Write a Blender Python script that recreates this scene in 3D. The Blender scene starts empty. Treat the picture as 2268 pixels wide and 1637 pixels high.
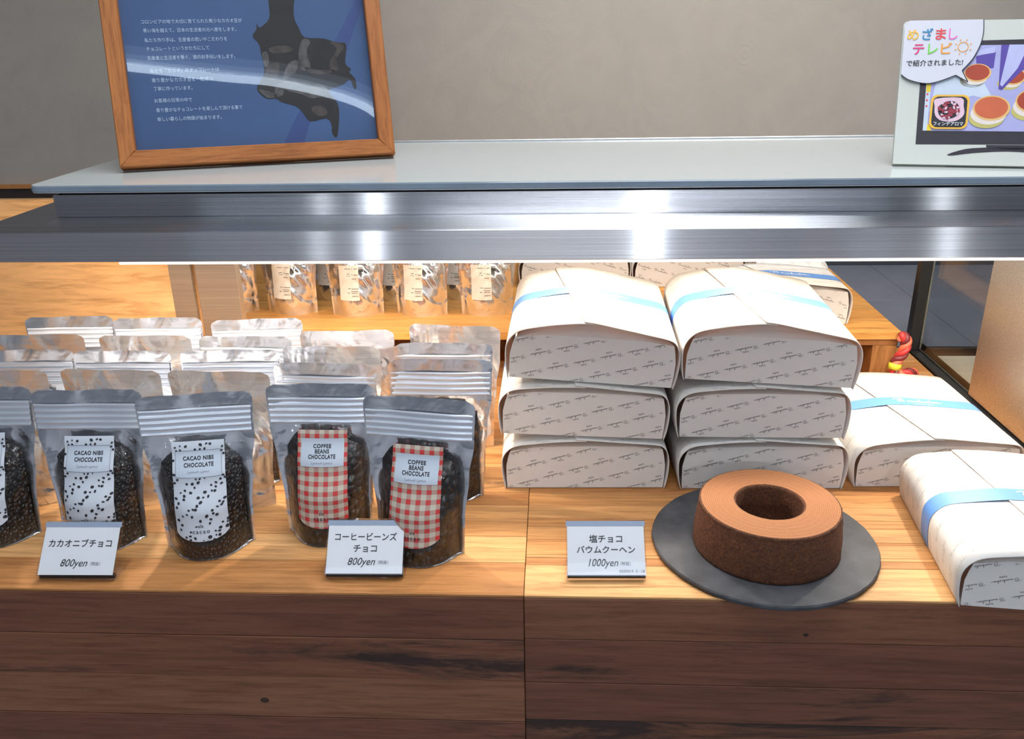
import bpy, math, random
from mathutils import Vector, Matrix, noise

S = bpy.context.scene
COL = S.collection

# ------------------------------------------------------------------ camera
FPX, WPX, HPX = 1900.0, 2268.0, 1637.0
PITCH, YAW, ROLL = math.radians(21.7), math.radians(3.05), math.radians(1.05)
cam_data = bpy.data.cameras.new('camera')
cam_data.sensor_fit = 'HORIZONTAL'
cam_data.sensor_width = 36.0
cam_data.lens = 36.0 * FPX / WPX
cam_data.clip_start = 0.02
cam_data.clip_end = 60
cam = bpy.data.objects.new('camera', cam_data)
COL.objects.link(cam)
fw = Vector((-math.sin(YAW) * math.cos(PITCH), math.cos(YAW) * math.cos(PITCH), -math.sin(PITCH)))
r0 = Vector((math.cos(YAW), math.sin(YAW), 0))
u0 = r0.cross(fw)
rt = math.cos(ROLL) * r0 - math.sin(ROLL) * u0
up = rt.cross(fw)
cam.matrix_world = Matrix(((rt.x, up.x, -fw.x, 0), (rt.y, up.y, -fw.y, 0), (rt.z, up.z, -fw.z, 1.37), (0, 0, 0, 1)))
S.camera = cam

# ------------------------------------------------------------------ world, lamps, exposure
S.view_settings.view_transform = 'Standard'
S.view_settings.look = 'None'
S.view_settings.gamma = 1.0
S.view_settings.exposure = 0.0
S.view_settings.use_curve_mapping = False
S.cycles.transparent_max_bounces = 24
S.cycles.sample_clamp_indirect = 6.0

world = bpy.data.worlds.new('shop_air')
S.world = world
world.use_nodes = True
bg = world.node_tree.nodes['Background']
bg.inputs[0].default_value = (0.70, 0.82, 1.0, 1)
bg.inputs[1].default_value = 0.16


def lamp(name, kind, loc, energy, color, rot=(0, 0, 0), **kw):
    d = bpy.data.lights.new(name, kind)
    d.energy = energy
    d.color = color
    for k, v in kw.items():
        setattr(d, k, v)
    o = bpy.data.objects.new(name, d)
    o.location = loc
    o.rotation_euler = rot
    COL.objects.link(o)
    return o


def aim(o, target):
    o.rotation_euler = (Vector(target) - o.location).to_track_quat('-Z', 'Y').to_euler()
    return o


WARM = (1.0, 0.885, 0.74)
AMBER = (1.0, 0.83, 0.62)
COOL = (0.80, 0.90, 1.0)
# front light bar under the canopy: its even strip and its brighter modules
lamp('canopy_strip_light', 'AREA', (0.25, 0.965, 1.1285), 3.0, WARM, shape='RECTANGLE', size=1.68, size_y=0.012)
for lx, le in ((-0.59, 2.0), (-0.45, 3.2), (-0.24, 3.0), (0.04, 2.1), (0.25, 2.1), (0.47, 3.2), (0.85, 1.3)):
    lamp('canopy_spot_light', 'SPOT', (lx, 0.965, 1.127), le, WARM, spot_size=math.radians(150), spot_blend=0.6, shadow_soft_size=0.006)
aim(lamp('canopy_spot_light', 'SPOT', (-0.60, 1.05, 1.127), 1.7, AMBER, spot_size=math.radians(120), spot_blend=1.0, shadow_soft_size=0.01), (-0.76, 1.23, 1.0))  # added spot brightening the wooden back panel, without a fixture
# added puck lights that brighten the box tops and rear pouches
ADDED_PUCKS = ((-0.50, 1.075, 3.2), (-0.26, 1.075, 3.2), (0.035, 1.085, 1.25), (0.245, 1.085, 1.25), (0.475, 1.085, 1.7))
for lx, ly, le in ADDED_PUCKS:
    lamp('canopy_puck_light', 'SPOT', (lx, ly, 1.151), le, WARM, spot_size=math.radians(130), spot_blend=0.8, shadow_soft_size=0.010)
# rear light bar under the canopy, over the riser
lamp('canopy_rear_light', 'AREA', (0.05, 1.277, 1.1365), 0.75, AMBER, shape='RECTANGLE', size=1.16, size_y=0.010)
# spotlight pool on the wall behind the case
aim(lamp('wall_spotlight', 'SPOT', (0.35, 0.75, 2.55), 52.0, (1.0, 0.91, 0.80), spot_size=math.radians(58), spot_blend=1.0, shadow_soft_size=0.06), (0.30, 2.0, 1.22))
# ceiling downlights in front of the case (also seen as streaks in the steel)
DOWNLIGHTS = ((-1.305, -4.20, 62), (0.666, -4.20, 108), (2.727, -4.20, 36), (-1.69, -4.20, 18))
for lx, ly, le in DOWNLIGHTS:
    lamp('ceiling_downlight_lamp', 'SPOT', (lx, ly, 2.66), le, (0.88, 0.94, 1.0), spot_size=math.radians(168), spot_blend=0.2, shadow_soft_size=0.06)
# added fill over the hall floor, brightening what the foil reflects
lamp('hall_floor_light', 'AREA', (0.0, -3.0, 2.64), 4.0, COOL, shape='RECTANGLE', size=3.6, size_y=1.6)
# added overhead fill for the shelf top and price cards
aim(lamp('hall_ceiling_light', 'AREA', (0.22, 0.70, 2.62), 33.5, (0.90, 0.95, 1.0), shape='RECTANGLE', size=1.7, size_y=0.7), (0.1, 0.75, 0.9))


# ------------------------------------------------------------------ helpers
class MB:
    def __init__(s):
        s.v = []; s.f = []; s.m = []; s.uv = {}; s.pl = {}

    def add(s, vs, fs, mi=0, plank=None):
        b = len(s.v)
        s.v.extend([tuple(p) for p in vs])
        for f in fs:
            if plank is not None:
                s.pl[len(s.f)] = plank
            s.f.append(tuple(i + b for i in f)); s.m.append(mi)
        return b

    def box(s, x0, x1, y0, y1, z0, z1, mi=0, bev=0.0, plank=None):
        if bev <= 0:
            vs = [(x0, y0, z0), (x1, y0, z0), (x1, y1, z0), (x0, y1, z0), (x0, y0, z1), (x1, y0, z1), (x1, y1, z1), (x0, y1, z1)]
            s.add(vs, [(0, 3, 2, 1), (4, 5, 6, 7), (0, 1, 5, 4), (1, 2, 6, 5), (2, 3, 7, 6), (3, 0, 4, 7)], mi, plank)
            return
        b = bev
        X = (x0, x1); Y = (y0, y1); Z = (z0, z1)
        vs = []; idx = {}
        for i in (0, 1):
            for j in (0, 1):
                for k in (0, 1):
                    sx = b if i == 0 else -b; sy = b if j == 0 else -b; sz = b if k == 0 else -b
                    idx[(i, j, k, 0)] = len(vs); vs.append((X[i], Y[j] + sy, Z[k] + sz))
                    idx[(i, j, k, 1)] = len(vs); vs.append((X[i] + sx, Y[j], Z[k] + sz))
                    idx[(i, j, k, 2)] = len(vs); vs.append((X[i] + sx, Y[j] + sy, Z[k]))
        fs = []
        for i in (0, 1):
            q = [idx[(i, a, c, 0)] for a, c in ((0, 0), (1, 0), (1, 1), (0, 1))]; fs.append(q if i else q[::-1])
            q = [idx[(a, i, c, 1)] for a, c in ((0, 0), (1, 0), (1, 1), (0, 1))]; fs.append(q[::-1] if i else q)
            q = [idx[(a, c, i, 2)] for a, c in ((0, 0), (1, 0), (1, 1), (0, 1))]; fs.append(q if i else q[::-1])
        for i in (0, 1):
            for j in (0, 1):
                q = [idx[(i, j, 0, 0)], idx[(i, j, 0, 1)], idx[(i, j, 1, 1)], idx[(i, j, 1, 0)]]; fs.append(q if i == j else q[::-1])
                q = [idx[(i, 0, j, 0)], idx[(i, 0, j, 2)], idx[(i, 1, j, 2)], idx[(i, 1, j, 0)]]; fs.append(q[::-1] if i == j else q)
                q = [idx[(0, i, j, 1)], idx[(0, i, j, 2)], idx[(1, i, j, 2)], idx[(1, i, j, 1)]]; fs.append(q if i == j else q[::-1])
                for k in (0, 1):
                    q = [idx[(i, j, k, 0)], idx[(i, j, k, 1)], idx[(i, j, k, 2)]]
                    fs.append(q if (i + j + k) % 2 == 1 else q[::-1])
        s.add(vs, fs, mi, plank)

    def grid(s, fn, nu, nv, mi=0, uv=None, close_u=False, flip=False):
        vs = []
        for j in range(nv + 1):
            for i in range(nu if close_u else nu + 1):
                vs.append(fn(i / nu, j / nv))
        w = nu if close_u else nu + 1
        fs = []; uvs = []
        for j in range(nv):
            for i in range(nu):
                i2 = (i + 1) % w if close_u else i + 1
                q = [j * w + i, j * w + i2, (j + 1) * w + i2, (j + 1) * w + i]
                t = [(i / nu, j / nv), ((i + 1) / nu, j / nv), ((i + 1) / nu, (j + 1) / nv), (i / nu, (j + 1) / nv)]
                if flip:
                    q = q[::-1]; t = t[::-1]
                fs.append(q); uvs.append(t)
        n0 = len(s.f)
        s.add(vs, fs, mi)
        if uv:
            for k, t in enumerate(uvs):
                s.uv[n0 + k] = [uv(*p) for p in t]

    def lathe(s, prof, n=64, mi=0, c=(0, 0)):
        vs = []
        for (r, z) in prof:
            for i in range(n):
                a = 2 * math.pi * i / n
                vs.append((c[0] + r * math.cos(a), c[1] + r * math.sin(a), z))
        fs = []
        for j in range(len(prof) - 1):
            for i in range(n):
                k = (i + 1) % n
                fs.append((j * n + i, j * n + k, (j + 1) * n + k, (j + 1) * n + i))
        s.add(vs, fs, mi)

    def tube(s, pts, rad, n=8, mi=0):
        pts = [Vector(p) for p in pts]
        rads = rad if isinstance(rad, (list, tuple)) else [rad] * len(pts)
        vs = []; a = None
        for i, p in enumerate(pts):
            t = (pts[min(i + 1, len(pts) - 1)] - pts[max(i - 1, 0)]).normalized()
            if a is None:
                a = t.orthogonal().normalized()
            a = (a - t * a.dot(t)).normalized(); b = t.cross(a)
            for k in range(n):
                w = 2 * math.pi * k / n
                vs.append(p + (a * math.cos(w) + b * math.sin(w)) * rads[i])
        fs = []
        for i in range(len(pts) - 1):
            for k in range(n):
                q = (k + 1) % n
                fs.append((i * n + k, i * n + q, (i + 1) * n + q, (i + 1) * n + k))
        fs.append(tuple(range(n - 1, -1, -1)))
        fs.append(tuple((len(pts) - 1) * n + k for k in range(n)))
        s.add(vs, fs, mi)

    def poly(s, pts2, fn, mi=0, off=0.0):
        """a flat polygon given in 2D, carried to 3D by fn(a, b, off)"""
        s.add([fn(a, b, off) for a, b in pts2], [tuple(range(len(pts2)))], mi)

    def disc(s, c, ra, rb, fn, mi=0, off=0.0, n=20, rot=0.0):
        ca, sa = math.cos(rot), math.sin(rot)
        pts = []
        for i in range(n):
            a = 2 * math.pi * i / n
            x, y = ra * math.cos(a), rb * math.sin(a)
            pts.append((c[0] + x * ca - y * sa, c[1] + x * sa + y * ca))
        s.poly(pts, fn, mi, off)

    def build(s, name, mats, parent=None, smooth=False, loc=None, kind=None):
        me = bpy.data.meshes.new(name)
        me.from_pydata(s.v, [], s.f)
        mats = mats if isinstance(mats, (list, tuple)) else [mats]
        for m in mats:
            me.materials.append(m)
        for p, mi in zip(me.polygons, s.m):
            p.material_index = mi
            p.use_smooth = smooth
        if s.uv:
            l = me.uv_layers.new(name='UVMap')
            for fi, t in s.uv.items():
                p = me.polygons[fi]
                for k, li in enumerate(p.loop_indices):
                    l.data[li].uv = t[k]
        if s.pl:
            at = me.attributes.new('plank', 'FLOAT_COLOR', 'FACE')
            for i in range(len(me.polygons)):
                at.data[i].color = s.pl.get(i, (0.5, 0.0, 0.0, 0.0))
        me.validate(clean_customdata=False)
        me.update()
        o = bpy.data.objects.new(name, me)
        COL.objects.link(o)
        if parent:
            o.parent = parent
        if loc:
            o.location = loc
        if kind:
            o['kind'] = kind
        return o


def tag(o, label, cat, group=None):
    o['label'] = label; o['category'] = cat
    if group:
        o['group'] = group
    return o


def thing(name, label, cat, loc=(0, 0, 0), rot=(0, 0, 0), group=None):
    o = bpy.data.objects.new(name, None)
    o.empty_display_size = 0.02
    COL.objects.link(o)
    o.location = loc; o.rotation_euler = rot
    return tag(o, label, cat, group)


def copy_tree(o, parent=None):
    c = o.copy(); COL.objects.link(c)
    if parent:
        c.parent = parent
    for ch in list(o.children):
        copy_tree(ch, c)
    return c


TXT = {}


def text2d(body, size=1.0, shear=0.0, space=1.0, bold=0.0):
    """flat mesh of a line of text, centred on x, baseline at 0"""
    key = (body, shear, space, bold)
    if key not in TXT:
        cu = bpy.data.curves.new('text', 'FONT')
        cu.body = body; cu.size = 1.0; cu.align_x = 'CENTER'; cu.shear = shear
        cu.space_character = space; cu.resolution_u = 3; cu.offset = bold
        ob = bpy.data.objects.new('text', cu)
        COL.objects.link(ob)
        bpy.context.view_layer.update()
        me = bpy.data.meshes.new_from_object(ob.evaluated_get(bpy.context.evaluated_depsgraph_get()))
        TXT[key] = ([(v.co.x, v.co.y) for v in me.vertices], [tuple(p.vertices) for p in me.polygons])
        bpy.data.objects.remove(ob); bpy.data.curves.remove(cu); bpy.data.meshes.remove(me)
    vs, fs = TXT[key]
    return [(x * size, y * size) for x, y in vs], fs


def put_text(mb, body, size, pos, fn, off, mi=0, width=None, rot=0.0, **kw):
    vs, fs = text2d(body, size, **kw)
    if not vs:
        return
    sx = 1.0
    if width:
        xs = [v[0] for v in vs]; cur = max(xs) - min(xs); mid = (max(xs) + min(xs)) / 2
        sx = width / cur
        vs = [((x - mid) * sx, y) for x, y in vs]
    ca, sa = math.cos(rot), math.sin(rot)
    mb.add([fn(pos[0] + x * ca - y * sa, pos[1] + x * sa + y * ca, off) for x, y in vs], fs, mi)


def smooth_path(pts, k=4, closed=False):
    out = []
    n = len(pts)
    P = [Vector((*p, 0)) if len(p) == 2 else Vector(p) for p in pts]
    d = len(pts[0])
    rng = range(n) if closed else range(n - 1)
    for i in rng:
        if closed:
            a, b, c, e = P[(i - 1) % n], P[i], P[(i + 1) % n], P[(i + 2) % n]
        else:
            a, b, c, e = P[max(i - 1, 0)], P[i], P[i + 1], P[min(i + 2, n - 1)]
        for j in range(k):
            t = j / k
            q = 0.5 * ((2 * b) + (c - a) * t + (2 * a - 5 * b + 4 * c - e) * t * t + (3 * b - a - 3 * c + e) * t ** 3)
            out.append(tuple(q[:d]))
    if not closed:
        out.append(tuple(P[-1][:d]))
    return out


def ribbon2d(pts, w):
    """quads along a 2D pen stroke"""
    vs = []
    n = len(pts)
    for i, p in enumerate(pts):
        a = pts[max(i - 1, 0)]; b = pts[min(i + 1, n - 1)]
        dx, dy = b[0] - a[0], b[1] - a[1]
        l = math.hypot(dx, dy) or 1
        nx, ny = -dy / l * w / 2, dx / l * w / 2
        vs += [(p[0] + nx, p[1] + ny), (p[0] - nx, p[1] - ny)]
    return vs, [(2 * i, 2 * i + 1, 2 * i + 3, 2 * i + 2) for i in range(n - 1)]


# joined-up handwriting: pen paths with the x-height 1
def _script():
    strokes = []
    B1 = [(-1.6, 1.7), (-0.6, 2.3), (0.6, 2.5), (0.3, 1.3), (0.0, 0.1)]
    B2 = [(0.5, 2.4), (1.8, 2.6), (2.2, 2.0), (1.5, 1.4), (0.5, 1.3), (1.8, 1.25), (2.6, 0.7), (2.0, 0.05), (0.6, -0.1), (0.0, 0.3)]
    strokes += [B1, B2]
    x = 3.6
    path = []

    def a(x): return [(x + 0.9, 0.85), (x + 0.3, 0.95), (x, 0.4), (x + 0.4, 0), (x + 0.9, 0.7), (x + 1.0, 0.1), (x + 1.4, 0.15)], 1.5

    def uu(x): return [(x, 0.9), (x + 0.1, 0.1), (x + 0.6, 0.05), (x + 0.95, 0.9), (x + 1.0, 0.1), (x + 1.4, 0.2)], 1.5

    def m(x): return [(x, 0.1), (x + 0.1, 0.9), (x + 0.2, 0.1), (x + 0.55, 0.95), (x + 0.75, 0.1), (x + 1.1, 0.95), (x + 1.35, 0.1), (x + 1.7, 0.2)], 1.8

    def k(x): return [(x, 0.2), (x + 0.5, 2.1), (x + 0.25, 2.2), (x + 0.2, 0), (x + 0.7, 1.0), (x + 0.45, 0.55), (x + 0.9, 0.05), (x + 1.3, 0.2)], 1.35

    def c(x): return [(x + 0.8, 0.85), (x + 0.2, 0.9), (x, 0.35), (x + 0.4, 0), (x + 1.0, 0.2)], 1.1

    def h(x): return [(x, 0.2), (x + 0.5, 2.1), (x + 0.25, 2.2), (x + 0.2, 0), (x + 0.6, 0.95), (x + 0.85, 0.1), (x + 1.25, 0.2)], 1.3

    def e(x): return [(x, 0.3), (x + 0.6, 0.6), (x + 0.35, 1.0), (x + 0.05, 0.5), (x + 0.4, 0), (x + 0.95, 0.2)], 1.05

    def n(x): return [(x, 0.1), (x + 0.1, 0.9), (x + 0.2, 0.1), (x + 0.6, 0.95), (x + 0.9, 0.1), (x + 1.5, 0.25), (x + 2.3, 0.7)], 2.3
    for g in (a, uu, m, k, uu, c, h, e, n):
        p, adv = g(x); path += p; x += adv
    strokes.append(path)
    return strokes, x


SCRIPT, SCRIPT_LEN = _script()


def script_word(length, pen, k=2):
    sc = length / (SCRIPT_LEN + 1.6)
    vs = []; fs = []
    for st in SCRIPT:
        p = smooth_path([((x - SCRIPT_LEN / 2 + 0.8) * sc, (y - 0.8) * sc) for x, y in st], k)
        v, f = ribbon2d(p, pen)
        b = len(vs); vs += v; fs += [tuple(i + b for i in q) for q in f]
    return vs, fs


def squiggle(length, height, pen, n=14, seed=1):
    rnd = random.Random(seed)
    pts = [(-length / 2 - height * .2, height * .9), (-length / 2 - height * .5, 0.1 * height), (-length / 2 + height * .4, 0)]
    for i in range(n):
        pts.append((-length / 2 + length * (i + 1) / n, (0.75 if i % 2 == 0 else 0.05) * height * rnd.uniform(.6, 1.1)))
    return ribbon2d(smooth_path(pts, 2), pen)


# ------------------------------------------------------------------ materials
M = {}


def mat(name):
    m = bpy.data.materials.new(name)
    m.use_nodes = True
    nt = m.node_tree
    return m, nt, nt.nodes['Principled BSDF'], nt.nodes['Material Output']


def N(nt, kind, **kw):
    n = nt.nodes.new(kind)
    for k, v in kw.items():
        if k.startswith('i_'):
            n.inputs[k[2:].replace('_', ' ')].default_value = v
        else:
            setattr(n, k, v)
    return n


def L(nt, a, b):
    nt.links.new(a, b)


def math_node(nt, op, a, b=None, clamp=False):
    n = nt.nodes.new('ShaderNodeMath'); n.operation = op; n.use_clamp = clamp
    for i, x in enumerate((a, b)):
        if x is None:
            continue
        if isinstance(x, (int, float)):
            n.inputs[i].default_value = x
        else:
            nt.links.new(x, n.inputs[i])
    return n.outputs[0]


def mixc(nt, fac, a, b, blend='MIX'):
    n = nt.nodes.new('ShaderNodeMix'); n.data_type = 'RGBA'; n.blend_type = blend
    for i, x in ((0, fac), (6, a), (7, b)):
        if isinstance(x, (int, float)):
            n.inputs[i].default_value = x
        elif isinstance(x, tuple):
            n.inputs[i].default_value = x if len(x) == 4 else (*x, 1)
        else:
            nt.links.new(x, n.inputs[i])
    return n.outputs[2]


def ramp(nt, src, stops, interp='LINEAR'):
    n = nt.nodes.new('ShaderNodeValToRGB'); n.color_ramp.interpolation = interp
    while len(n.color_ramp.elements) < len(stops):
        n.color_ramp.elements.new(0.5)
    for e, (p, c) in zip(n.color_ramp.elements, stops):
        e.position = p; e.color = c if len(c) == 4 else (*c, 1)
    nt.links.new(src, n.inputs[0])
    return n.outputs[0]


def coords(nt, scale=(1, 1, 1), kind='Object', vec=None):
    mp = nt.nodes.new('ShaderNodeMapping'); mp.inputs['Scale'].default_value = scale
    if vec is None:
        vec = nt.nodes.new('ShaderNodeTexCoord').outputs[kind]
    nt.links.new(vec, mp.inputs['Vector'])
    return mp.outputs[0]


def nz(nt, vec, scale, detail=4, rough=0.55, dist=0.0):
    n = nt.nodes.new('ShaderNodeTexNoise')
    n.inputs['Scale'].default_value = scale; n.inputs['Detail'].default_value = detail
    n.inputs['Roughness'].default_value = rough; n.inputs['Distortion'].default_value = dist
    nt.links.new(vec, n.inputs['Vector'])
    return n.outputs[0]


def bump(nt, h, strength, dist=0.001):
    b = nt.nodes.new('ShaderNodeBump'); b.inputs['Strength'].default_value = strength
    b.inputs['Distance'].default_value = dist
    nt.links.new(h, b.inputs['Height'])
    return b.outputs[0]


def flat(name, col, rough=0.6, metal=0.0, spec=0.5, var=0.06, scale=60.0, bmp=0.0):
    """plain procedural material: a colour with slight mottling"""
    m, nt, p, out = mat(name)
    v = coords(nt)
    f = nz(nt, v, scale)
    c0 = tuple(max(0, c * (1 - var)) for c in col); c1 = tuple(min(1, c * (1 + var)) for c in col)
    L(nt, ramp(nt, f, [(0.3, c0), (0.7, c1)]), p.inputs['Base Color'])
    p.inputs['Roughness'].default_value = rough
    p.inputs['Metallic'].default_value = metal
    p.inputs['Specular IOR Level'].default_value = spec
    if bmp:
        L(nt, bump(nt, f, bmp), p.inputs['Normal'])
    M[name] = m
    return m


def wood(name, light, mid, dark, stain=(0.02, 0.013, 0.01), grain=(2.2, 34, 34), rough=0.55, holes=True, axis='X'):
    m, nt, p, out = mat(name)
    at = N(nt, 'ShaderNodeAttribute', attribute_name='plank')
    sep = nt.nodes.new('ShaderNodeSeparateColor'); L(nt, at.outputs['Color'], sep.inputs[0])
    tc = nt.nodes.new('ShaderNodeTexCoord')
    add = nt.nodes.new('ShaderNodeVectorMath'); add.operation = 'ADD'
    sc = nt.nodes.new('ShaderNodeVectorMath'); sc.operation = 'SCALE'; sc.inputs[3].default_value = 13.7
    cmb = nt.nodes.new('ShaderNodeCombineXYZ')
    for i in range(3):
        L(nt, sep.outputs[2], cmb.inputs[i])
    L(nt, cmb.outputs[0], sc.inputs[0]); L(nt, tc.outputs['Object'], add.inputs[0]); L(nt, sc.outputs[0], add.inputs[1])
    g = {'X': grain, 'Z': (grain[1], grain[1], grain[0]), 'Y': (grain[1], grain[0], grain[1])}[axis]
    v = coords(nt, g, vec=add.outputs[0])
    n1 = nz(nt, v, 1.6, 6, 0.62, 1.2)
    n2 = nz(nt, v, 6.0, 6, 0.7, 0.6)
    tone = ramp(nt, sep.outputs[0], [(0.0, light), (0.5, mid), (1.0, dark)])
    g1 = ramp(nt, n1, [(0.30, (0.62, 0.58, 0.52)), (0.5, (0.95, 0.94, 0.92)), (0.72, (1.12, 1.12, 1.1))])
    c = mixc(nt, 0.85, tone, g1, 'MULTIPLY')
    g2 = ramp(nt, n2, [(0.36, (0.66, 0.60, 0.54)), (0.52, (1.0, 1.0, 1.0)), (0.7, (1.12, 1.12, 1.12))])
    c = mixc(nt, 0.75, c, g2, 'MULTIPLY')
    # weather stains running with the grain
    vs = coords(nt, (g[0] * 1.1, g[1] * 0.55, g[2] * 0.55), vec=add.outputs[0])
    n3 = nz(nt, vs, 1.0, 7, 0.7, 0.8)
    thr = math_node(nt, 'SUBTRACT', math_node(nt, 'ADD', n3, math_node(nt, 'MULTIPLY', sep.outputs[1], 0.42)), 0.74)
    k = math_node(nt, 'MULTIPLY', thr, 9.0, clamp=True)
    c = mixc(nt, math_node(nt, 'MULTIPLY', k, 0.85), c, stain)
    if holes:
        vv = coords(nt, (26, 36, 36), vec=add.outputs[0])
        vor = nt.nodes.new('ShaderNodeTexVoronoi'); vor.inputs['Scale'].default_value = 0.55
        L(nt, vv, vor.inputs['Vector'])
        sepc = nt.nodes.new('ShaderNodeSeparateColor'); L(nt, vor.outputs['Color'], sepc.inputs[0])
        rad = math_node(nt, 'MULTIPLY', math_node(nt, 'SUBTRACT', sepc.outputs[0], 0.58, clamp=True), 0.19)
        hole = math_node(nt, 'LESS_THAN', vor.outputs['Distance'], rad)
        c = mixc(nt, math_node(nt, 'MULTIPLY', hole, 0.85), c, stain)
    L(nt, c, p.inputs['Base Color'])
    p.inputs['Roughness'].default_value = rough
    p.inputs['Specular IOR Level'].default_value = 0.3
    L(nt, bump(nt, n1, 0.25, 0.0012), p.inputs['Normal'])
    M[name] = m
    return m


def steel(name, col, rough, tangent, aniso=0.0):
    m, nt, p, out = mat(name)
    nt.nodes.remove(p)
    g = nt.nodes.new('ShaderNodeBsdfAnisotropic')
    v = coords(nt, (3, 260, 700))
    f = nz(nt, v, 1.0, 3)
    c0 = tuple(c * 0.86 for c in col); c1 = tuple(min(1, c * 1.12) for c in col)
    L(nt, ramp(nt, f, [(0.3, c0), (0.7, c1)]), g.inputs['Color'])
    g.inputs['Roughness'].default_value = rough
    g.inputs['Anisotropy'].default_value = aniso
    t = nt.nodes.new('ShaderNodeCombineXYZ')
    for i in range(3):
        t.inputs[i].default_value = tangent[i]
    L(nt, t.outputs[0], g.inputs['Tangent'])
    L(nt, g.outputs[0], out.inputs[0])
    M[name] = m
    return m


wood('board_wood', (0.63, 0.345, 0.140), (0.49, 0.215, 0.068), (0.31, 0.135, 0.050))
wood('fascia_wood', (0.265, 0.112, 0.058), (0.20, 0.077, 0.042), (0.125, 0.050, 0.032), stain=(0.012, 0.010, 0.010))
wood('riser_wood', (0.68, 0.345, 0.095), (0.62, 0.275, 0.062), (0.46, 0.185, 0.040), grain=(3, 40, 40), holes=False)
wood('panel_wood', (0.78, 0.47, 0.22), (0.74, 0.42, 0.18), (0.6, 0.32, 0.13), grain=(1.6, 16, 16), holes=False)
wood('frame_wood', (0.47, 0.170, 0.046), (0.41, 0.140, 0.036), (0.33, 0.105, 0.026), grain=(5, 60, 60), holes=False, rough=0.45)
wood('frame_wood_upright', (0.47, 0.170, 0.046), (0.41, 0.140, 0.036), (0.33, 0.105, 0.026), grain=(5, 60, 60), holes=False, rough=0.45, axis='Y')
wood('leg_wood', (0.45, 0.22, 0.08), (0.34, 0.15, 0.05), (0.25, 0.1, 0.035), grain=(6, 60, 60), holes=False, axis='Z')
wood('wainscot_wood', (0.30, 0.155, 0.080), (0.26, 0.125, 0.065), (0.2, 0.095, 0.05), holes=False)
flat('dark_trim', (0.035, 0.022, 0.018), 0.5)
flat('orange_bead', (0.50, 0.20, 0.05), 0.5)
steel('brushed_steel', (0.74, 0.74, 0.77), 0.238, (1, 0, 0), aniso=0.86)
steel('brushed_steel_flat', (0.74, 0.74, 0.77), 0.238, (1, 0, 0), aniso=0.86)
steel('post_steel', (0.70, 0.665, 0.59), 0.46, (0, 0, 1), aniso=0.3)
flat('dark_gasket', (0.015, 0.016, 0.02), 0.5)
flat('mullion_black', (0.03, 0.03, 0.032), 0.35, 0.3)
flat('frosted_glass_top', (0.57, 0.60, 0.585), 0.12, spec=0.5, var=0.01)
flat('glass_edge', (0.20, 0.25, 0.31), 0.15, var=0.1, scale=20)
flat('polished_edge', (0.75, 0.77, 0.78), 0.25, 0.6)


def paper():
    m, nt, p, out = mat('paper_white')
    f = nz(nt, coords(nt), 60.0)
    L(nt, ramp(nt, f, [(0.3, (0.80, 0.785, 0.76)), (0.7, (0.83, 0.815, 0.79))]), p.inputs['Base Color'])
    p.inputs['Roughness'].default_value = 0.75
    p.inputs['Specular IOR Level'].default_value = 0.2
    tl = nt.nodes.new('ShaderNodeBsdfTranslucent'); tl.inputs[0].default_value = (0.85, 0.58, 0.46, 1)
    mx = nt.nodes.new('ShaderNodeMixShader'); mx.inputs[0].default_value = 0.16
    L(nt, p.outputs[0], mx.inputs[1]); L(nt, tl.outputs[0], mx.inputs[2]); L(nt, mx.outputs[0], out.inputs[0])
    M['paper_white'] = m


paper()
flat('kraft_print', (0.10, 0.085, 0.075), 0.7)
flat('kraft_print_pale', (0.50, 0.46, 0.42), 0.7)
flat('band_blue', (0.11, 0.28, 0.66), 0.45, var=0.02)
flat('white_ink', (0.85, 0.87, 0.9), 0.5, var=0.01)
flat('pale_ink', (0.62, 0.78, 0.9), 0.5, var=0.01)
flat('black_ink', (0.02, 0.02, 0.028), 0.6)
flat('grey_ink', (0.16, 0.17, 0.22), 0.6)
flat('label_white', (0.61, 0.65, 0.72), 0.5, spec=0.3, var=0.01)
flat('label_panel', (0.55, 0.61, 0.70), 0.5, spec=0.3, var=0.01)
flat('ingredient_paper', (0.80, 0.74, 0.66), 0.6, var=0.02)
flat('card_white', (0.86, 0.87, 0.90), 0.55, var=0.01)
flat('slate', (0.046, 0.048, 0.056), 0.62, var=0.35, scale=45, bmp=0.6)
flat('worktop_grey', (0.150, 0.163, 0.200), 0.55, var=0.08, scale=14)
flat('worktop_dark', (0.06, 0.065, 0.08), 0.5)
flat('ledge_cream', (0.62, 0.56, 0.44), 0.5)
flat('floor_tile', (0.55, 0.56, 0.60), 0.5)
flat('ceiling_white', (0.55, 0.55, 0.54), 0.8)
flat('cabinet_grey', (0.12, 0.13, 0.15), 0.6)
flat('lamp_trim', (0.6, 0.6, 0.6), 0.4)
flat('cord_red', (0.50, 0.035, 0.035), 0.4)
flat('cord_coral', (0.75, 0.16, 0.09), 0.4)
flat('cord_dark', (0.16, 0.02, 0.025), 0.4)
flat('tie_yellow', (0.62, 0.62, 0.04), 0.5)


def emit(name, col, strength):
    m, nt, p, out = mat(name)
    v = coords(nt)
    f = nz(nt, v, 9.0)
    c0 = tuple(c * 0.97 for c in col)
    L(nt, ramp(nt, f, [(0.3, c0), (0.7, col)]), p.inputs['Emission Color'])
    p.inputs['Base Color'].default_value = (0.8, 0.8, 0.8, 1)
    p.inputs['Emission Strength'].default_value = strength
    M[name] = m


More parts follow.
